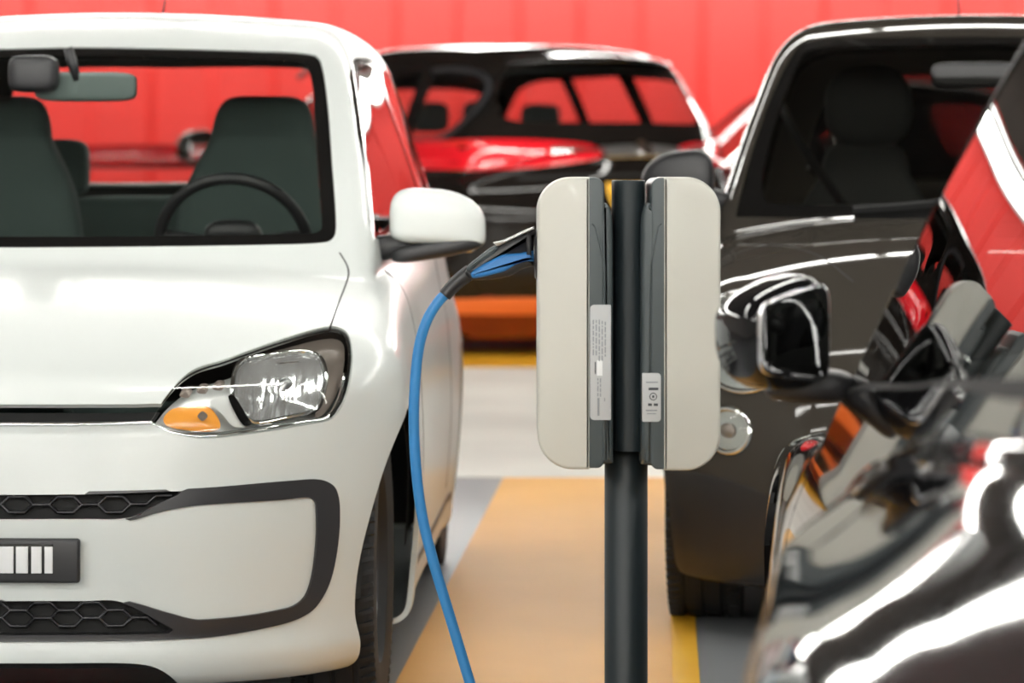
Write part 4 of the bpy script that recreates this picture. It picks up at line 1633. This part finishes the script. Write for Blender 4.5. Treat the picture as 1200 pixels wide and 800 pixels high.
# ------------------------------------------------------------------ the black car close on the right, facing away
P_NEAR = dict(
    L=4.0, axle_z=0.31, k=0.10, kt=0.03, zb=0.16, kp=0.05, kr=0.10, kj=0.012,
    nose=[(0.0, 0.14), (0.2, 0.05), (0.45, 0.0), (0.62, 0.03), (0.72, 0.08), (0.9, 0.25)],
    hood=[(0.0, 0.62), (0.15, 0.69), (0.4, 0.74), (0.8, 0.785), (1.2, 0.815), (1.6, 0.83), (2.2, 0.875), (3.0, 0.95), (4.0, 0.98)],
    crown=0.05,
    plan=(0.20, 0.68, 3.2),
        hwz=[(0.0, 0.82), (0.3, 0.865), (0.50, 0.868), (0.62, 0.855), (0.72, 0.82), (0.80, 0.760), (0.95, 0.66)],
    hwz2=[(0.0, 0.83), (0.4, 0.872), (0.60, 0.882), (0.70, 0.880), (0.735, 0.870), (0.755, 0.852), (0.785, 0.812), (0.82, 0.772), (0.86, 0.737), (0.90, 0.710), (0.95, 0.686), (1.05, 0.65)], mix=(1.95, 2.40),
    hwx=[(0.0, 0.87), (0.6, 0.93), (1.2, 0.945), (1.8, 0.96), (2.2, 0.985), (2.6, 1.015), (3.2, 1.055), (4.0, 1.0)],
    flare=[(0.80, 0.39, 0.01)],
    ws=(0.98, 0.79, 1.92, 1.36), wsc=(0.22, 2.2),
    roof=[(0.5, 1.30), (1.6, 1.40), (2.1, 1.445), (2.6, 1.46), (3.1, 1.43), (3.9, 1.30)], rcrown=0.04,
    gh=[(0.5, 0.835), (0.78, 0.752), (0.95, 0.694), (1.1, 0.638), (1.3, 0.553), (1.45, 0.48)],
    ghx=[(0.5, -0.01), (1.2, 0.0), (2.2, 0.01), (3.0, 0.0), (3.8, -0.06)],
    rear=[(0.1, 3.85), (0.4, 4.0), (0.8, 3.97), (1.0, 3.9)],
    grear=[(0.5, 3.95), (0.95, 3.85), (1.2, 3.6), (1.4, 3.35)],
)
N_ANG = PI + math.atan((760 - 600) / FPX)
nc = Car('glossy_black_car', P_NEAR, (1.243, 5.40), N_ANG,
         'glossy black car close to us on the right, its flank mirroring the red wall')
nc.shell(daz=0.7, dphi=0.45, dx=0.010, xa=1.5, zc=0.55, xe=3.0)
glasshouse(nc, [(-0.2, 0.83, 1), (0.60, 0.83), (0.64, 0.87), (0.57, 1.26), (0.50, 1.345), (-0.2, 1.39, 1)], [(-0.2, 0.87, 1), (0.55, 0.87), (0.585, 0.91), (0.51, 1.25), (0.45, 1.32), (-0.2, 1.36, 1)],
           [(1.12, 0.818), (1.40, 0.995), (1.76, 1.215), (2.00, 1.325), (2.28, 1.36), (2.9, 1.355), (3.3, 1.25), (3.38, 1.005), (2.4, 0.908), (1.7, 0.856)],
           [[(1.33, 0.845), (1.57, 0.985), (1.90, 1.185), (2.08, 1.28), (2.26, 1.325), (2.50, 1.337), (2.88, 1.325), (3.22, 1.235), (3.32, 1.025), (2.50, 0.922), (1.75, 0.868)]],
           [(-0.2, 1.05, 1), (0.5, 1.05), (0.45, 1.28), (-0.2, 1.33, 1)])
arches(nc, (0.80, 3.20), 0.352)
finish(nc, 'black_paint', 'dark_glass', frame_m='black_trim')
arch_liners(nc, (0.80, 3.20), 0.35)
nc.wheels(0.80, 3.20, 0.785, r=0.315, w=0.2)
nc.ribbon([(1.36, 0.86), (1.28, 0.6), (1.27, 0.3)], 0.005, 'door_seam', 'black_matt', how='xz', off=0.0006)
nc.ribbon([(2.56, 0.95), (2.60, 0.75), (2.52, 0.5), (2.4, 0.3)], 0.005, 'door_seam', 'black_matt', how='xz', off=0.0006)


def near_mirror(car, c, sg):
    """rounded housing, its dark glass turned towards the driver"""
    W, H, D = 0.062, 0.080, 0.08
    rz = Matrix.Rotation(sg * -0.42, 3, 'Z')
    def wp(p):
        t = p.y / W
        k = 1.0 if p.x > 0 else 1.0 - 0.35 * (p.x / D) ** 2      # front end narrows
        z = p.z * k
        y = p.y * k
        if z > 0:
            z *= 1.0 - 0.52 * (max(0.0, (t + 1) / 2)) ** 1.6
        else:
            z *= 1.0 - 0.25 * max(0, t) ** 2
        q = rz @ Vector((p.x, sg * y, z))
        return tuple(q)
    o = car.put(MB().sup(c, (D, W, H), (0.55, 0.42), (56, 40), wp), 'door_mirror', 'black_paint')
    def wg(p):
        t = p.y / W
        z = p.z * (1.0 - (0.50 if p.z > 0 else 0.22) * max(0.0, (t + 1) / 2) ** 1.6)
        return tuple(rz @ Vector((p.x + D * 0.985, sg * p.y, z)))
    car.put(MB().sup(c, (0.006, W * 0.84, H * 0.82), (0.3, 0.5), (40, 16), wg), 'mirror_glass', 'mirror_glass', o)
    mb = MB().sup((c[0] - 0.02, sg * 0.785, c[2] - 0.075), (0.045, 0.06, 0.022), (0.6, 0.6), (24, 14))
    car.put(mb, 'mirror_base', 'black_plastic', o)
    return o


near_mirror(nc, (1.42, -0.842, 0.915), -1)
near_mirror(nc, (1.42, 0.842, 0.915), 1)
nc.put(MB().sup((1.45, 0, 0.74), (0.45, 0.66, 0.14), (0.4, 0.5), (40, 20)), 'dashboard', 'black_matt')
for sg in (-1, 1):
    seat(nc, 2.35, sg * 0.36, 0.28, 1.17, m='interior', w=0.25)
steering_wheel(nc, (1.85, -0.36, 0.89), 0.18)

# ------------------------------------------------------------------ the black sport-utility car at the back
P_SUV = dict(
    L=4.3, axle_z=0.36, k=0.16, kt=0.10, zb=0.11, kp=0.06, kr=0.10, kj=0.03,
    nose=[(0.0, 0.14), (0.3, 0.03), (0.6, 0.0), (0.9, 0.06), (1.1, 0.2)],
    hood=[(0.0, 0.9), (0.2, 1.02), (0.8, 1.12), (1.2, 1.16), (2.0, 1.20), (3.0, 1.24), (4.3, 1.28)],
    crown=0.06,
    plan=(0.18, 0.75, 3.4),
    hwz=[(0.0, 0.88), (0.3, 0.93), (0.7, 0.95), (1.0, 0.94), (1.2, 0.90), (1.35, 0.86), (1.6, 0.82)],
    hwx=[(0.0, 0.96), (0.8, 1.0), (3.4, 1.0), (3.9, 0.985), (4.3, 0.94)],
    flare=[(0.85, 0.45, 0.02), (3.45, 0.45, 0.02)],
    ws=(1.05, 1.14, 1.95, 1.72), wsc=(0.18, 2.2),
    roof=[(0.5, 1.70), (1.8, 1.90), (2.3, 1.97), (2.8, 1.99), (3.4, 1.96), (4.2, 1.84)], rcrown=0.04,
    gh=[(0.5, 0.90), (1.2, 0.86), (1.4, 0.80), (1.65, 0.70), (1.85, 0.61), (2.0, 0.55)],
    ghx=[(0.5, -0.02), (1.2, 0.0), (2.6, 0.02), (3.6, 0.0), (4.2, -0.06)],
    rear=[(0.15, 4.05), (0.35, 4.20), (0.6, 4.28), (0.85, 4.30), (1.05, 4.22), (1.3, 4.18), (1.4, 4.16)],
    grear=[(0.5, 4.2), (1.2, 4.17), (1.4, 4.10), (1.65, 3.93), (1.80, 3.85), (1.9, 3.7)], gplan=0.14, rplan=(0.16, 0.8, 3.0),
)
KY = 1.22
for k_ in ('hwz', 'gh', 'ghx'):
    P_SUV[k_] = [(a_, b_ * KY) for a_, b_ in P_SUV[k_]]
for k_ in ('hood', 'roof', 'hwx', 'ghx'):
    P_SUV[k_] = [(a_ * KY, b_) for a_, b_ in P_SUV[k_]]
for k_ in ('nose', 'rear', 'grear'):
    P_SUV[k_] = [(a_, b_ * KY) for a_, b_ in P_SUV[k_]]
P_SUV['L'] *= KY
P_SUV['ws'] = (1.05 * KY, 1.14, 1.95 * KY, 1.72)
P_SUV['flare'] = [(a_ * KY, b_, c_) for a_, b_, c_ in P_SUV['flare']]
S_TH = math.radians(-36)
S_ANG = PI + S_TH
S_D = 18.7
rc = at(772, 205, S_D)                      # middle of its tail
fw = Vector((math.sin(S_TH), math.cos(S_TH), 0))
sn = Vector((rc.x, rc.y, 0)) + fw * 4.3 * KY
suv = Car('black_suv_car', P_SUV, (sn.x, sn.y), S_ANG,
          'black sport-utility car parked tail towards us in front of the red wall')
suv.shell(daz=1.0, dphi=0.9, dx=0.03, xa=1.8, zc=0.85, xe=3.4, phi0=-40)


def kx(pts, a=KY, b=1.0):
    return [(q[0] * a, q[1] * b, *q[2:]) for q in pts]


glasshouse(suv, kx([(-0.2, 1.2, 1), (0.75, 1.2), (0.62, 1.70), (-0.2, 1.76, 1)]), kx([(-0.2, 1.23, 1), (0.70, 1.23), (0.57, 1.67), (-0.2, 1.72, 1)]),
           kx([(1.5, 1.28), (2.0, 1.66), (2.3, 1.79), (3.2, 1.82), (3.75, 1.74), (3.80, 1.50), (3.62, 1.34), (2.6, 1.30)]),
           [kx(q) for q in ([(1.62, 1.30), (2.05, 1.65), (2.32, 1.76), (2.60, 1.775, 1), (2.62, 1.33, 1)], [(2.70, 1.78, 1), (3.14, 1.78, 1), (3.18, 1.35, 1), (2.70, 1.33, 1)], [(3.26, 1.77, 1), (3.68, 1.705), (3.70, 1.52), (3.55, 1.375), (3.28, 1.355, 1)])],
           kx([(-0.2, 1.45, 1), (0.58, 1.45), (0.66, 1.49), (0.60, 1.70), (0.53, 1.775), (-0.2, 1.80, 1)]))
lowc = lambda V, N: (N[:, 0] > 0.1) & (V[:, 0] > 4.6)
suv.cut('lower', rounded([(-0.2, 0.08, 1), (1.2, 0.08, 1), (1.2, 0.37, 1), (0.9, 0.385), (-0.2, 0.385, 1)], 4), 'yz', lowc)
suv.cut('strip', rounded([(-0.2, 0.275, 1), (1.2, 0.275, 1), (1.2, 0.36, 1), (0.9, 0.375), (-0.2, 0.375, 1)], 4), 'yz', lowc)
AX = (0.85 * KY, 3.45 * KY)
arches(suv, AX, 0.40)
finish(suv, 'dark_paint', 'mid_glass', back_m='clear_glass')
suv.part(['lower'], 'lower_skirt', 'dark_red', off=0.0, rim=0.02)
suv.part(['strip'], 'skirt_reflection', 'orange_reflection', off=0.015, rim=0.02)  # yellow floor's reflection in the dark bumper, painted as an orange band
arch_liners(suv, AX, 0.395, 1.08)
suv.wheels(AX[0], AX[1], 1.15, r=0.36, w=0.22)
# tail lamps, hatch trim, plate, spoiler
tl = suv.patch(kx([(-0.90, 1.30), (-0.80, 1.335), (-0.45, 1.325), (-0.26, 1.29), (-0.28, 1.23), (-0.45, 1.19), (-0.70, 1.16), (-0.88, 1.16)]), 'tail_lamp', 'red_lens', how='ryz', off=0.012, rim=0.02)
suv.ribbon(kx([(-0.50, 1.268), (-0.4, 1.27), (-0.28, 1.265)]), 0.055, 'lamp_bar', 'chrome_soft', how='ryz', off=0.014, lift=0.006, parent=tl)
suv.ribbon(kx([(-0.25, 1.26), (0.0, 1.27), (0.25, 1.26)]), 0.11, 'hatch_trim', 'silver', how='ryz', off=0.008, lift=0.012, mirror=False)
suv.ribbon(kx([(-0.70, 1.10), (0.0, 1.12), (0.70, 1.10)]), 0.02, 'hatch_seam', 'black_matt', how='ryz', off=0.002, mirror=False)
suv.ribbon(kx([(-0.75, 0.66), (0.0, 0.655), (0.75, 0.66)]), 0.03, 'bumper_strip', 'chrome_soft', how='ryz', off=0.004, mirror=False)
suv.patch(kx([(-0.04, 1.30), (0.0, 1.325), (0.04, 1.30), (0.04, 1.25), (0.0, 1.225), (-0.04, 1.25)]), 'hatch_badge', 'chrome', how='ryz', off=0.03, rim=0.01, mirror=False)
suv.patch([(-0.33, 1.07, 1), (0.33, 1.07, 1), (0.33, 0.925, 1), (-0.33, 0.925, 1)], 'number_plate', 'plate_yellow', how='ryz', off=0.012, rim=0.012, mirror=False)
suv.put(MB().sup((3.85 * KY, 0, 1.86), (0.16, 0.66, 0.022), (0.5, 0.3), (40, 12), lambda p: (p.x - 0.25 * (p.y / 0.66) ** 2, p.y, p.z - 0.03 * (p.y / 0.66) ** 2 - 0.1 * p.x)), 'roof_spoiler', 'black_gloss')
for sg in (-1, 1):
    suv.put(MB().tube([(2.15, sg * 0.68, 1.79), (2.3, sg * 0.68, 1.855), (3.7, sg * 0.675, 1.87), (3.9, sg * 0.67, 1.83)], 0.018, 8), 'roof_rail', 'black_plastic')
    seat(suv, 2.5, sg * 0.45, 0.55, 1.42, m='interior', w=0.27)
    suv.put(MB().sup((2.72, sg * 0.45, 1.53), (0.05, 0.14, 0.10), (0.5, 0.5), (20, 12)), 'headrest', 'interior')
    suv.put(MB().sup((3.4, sg * 0.46, 1.50), (0.05, 0.15, 0.10), (0.5, 0.5), (20, 12)), 'headrest', 'interior')
seat(suv, 3.3, 0, 0.55, 1.36, m='interior', w=0.74, lean=0.2)
suv.ribbon(kx([(3.22, 1.785), (3.45, 1.785), (3.70, 1.72), (3.735, 1.52), (3.58, 1.36), (3.22, 1.335)]), 0.035, 'window_trim', 'satin_black', how='xz', off=0.003, lift=0.003)
door_mirror(suv, (1.75, -1.27, 1.30), -1, (0.13, 0.12, 0.10), 'dark_paint', (1.78, 1.12, 1.22))
door_mirror(suv, (1.75, 1.27, 1.30), 1, (0.13, 0.12, 0.10), 'dark_paint', (1.78, 1.12, 1.22))

# ------------------------------------------------------------------ two more cars in the far row


def far_car(name, paint, nose, ang, label, glass_m='side_glass', sc=1.0):
    c = Car(name, P_HATCH, nose, ang, label)
    c.shell(daz=1.0, dphi=1.0, dx=0.03, xa=1.35)
    glasshouse(c, [(-0.2, 1.03, 1), (0.60, 1.04), (0.64, 1.08), (0.56, 1.38), (0.48, 1.47), (-0.2, 1.51, 1)], [(-0.2, 1.07, 1), (0.56, 1.07), (0.58, 1.10), (0.51, 1.37), (0.44, 1.44), (-0.2, 1.475, 1)],
               [(1.20, 1.06), (1.42, 1.24), (1.68, 1.42), (1.85, 1.485), (2.4, 1.50), (2.85, 1.45), (3.0, 1.25), (2.95, 1.10), (2.2, 1.07), (1.4, 1.045)],
               [[(1.30, 1.075), (1.46, 1.22), (1.72, 1.40), (1.87, 1.46), (2.3, 1.475, 1), (2.34, 1.09, 1), (1.5, 1.06)], [(2.38, 1.47, 1), (2.8, 1.43), (2.94, 1.25), (2.90, 1.12), (2.40, 1.095, 1)]],
               [(-0.2, 1.12, 1), (0.40, 1.12), (0.50, 1.16), (0.44, 1.38), (0.36, 1.46), (-0.2, 1.48, 1)])
    arches(c, (0.66, 2.98))
    finish(c, paint, glass_m)
    arch_liners(c, (0.66, 2.98))
    c.wheels(0.66, 2.98, 0.80, r=0.30, w=0.185)
    for sg in (-1, 1):
        th = np.linspace(0, 2 * PI, 32, endpoint=False)
        ln = c.patch(np.stack([sg * 0.60 + 0.115 * np.cos(th), 0.72 + 0.115 * np.sin(th)], 1), 'headlight', 'chrome_soft', how='yz', off=0.006, dense=False, mirror=False, rim=0.01)
        c.patch(np.array([(sg * 0.58, 0.92), (sg * 0.68, 0.92), (sg * 0.70, 0.72), (sg * 0.60, 0.70)]), 'tail_lamp', 'red_lens', how='ryz', off=0.006, mirror=False, rim=0.01)
        door_mirror(c, (1.20, sg * 0.86, 1.125), sg, (0.09, 0.09, 0.07), 'black_plastic', (1.22, 0.77, 1.06))
        seat(c, 2.15, sg * 0.34, 0.32, 1.25, m='interior', w=0.24)
    c.put(MB().sup((1.40, 0, 0.88), (0.42, 0.64, 0.16), (0.4, 0.5), (40, 20)), 'dashboard', 'black_matt')
    return c


fc = far_car('dark_compact_car', 'dark_paint', (0.42, 21.9), math.radians(60), 'dark car half hidden between the black sport-utility car and the brown-grey hatchback', 'clear_glass')
fc.root.scale = (1.15, 1.15, 1.15)
fc.root.location += Vector((0.24, 0.14, 0))
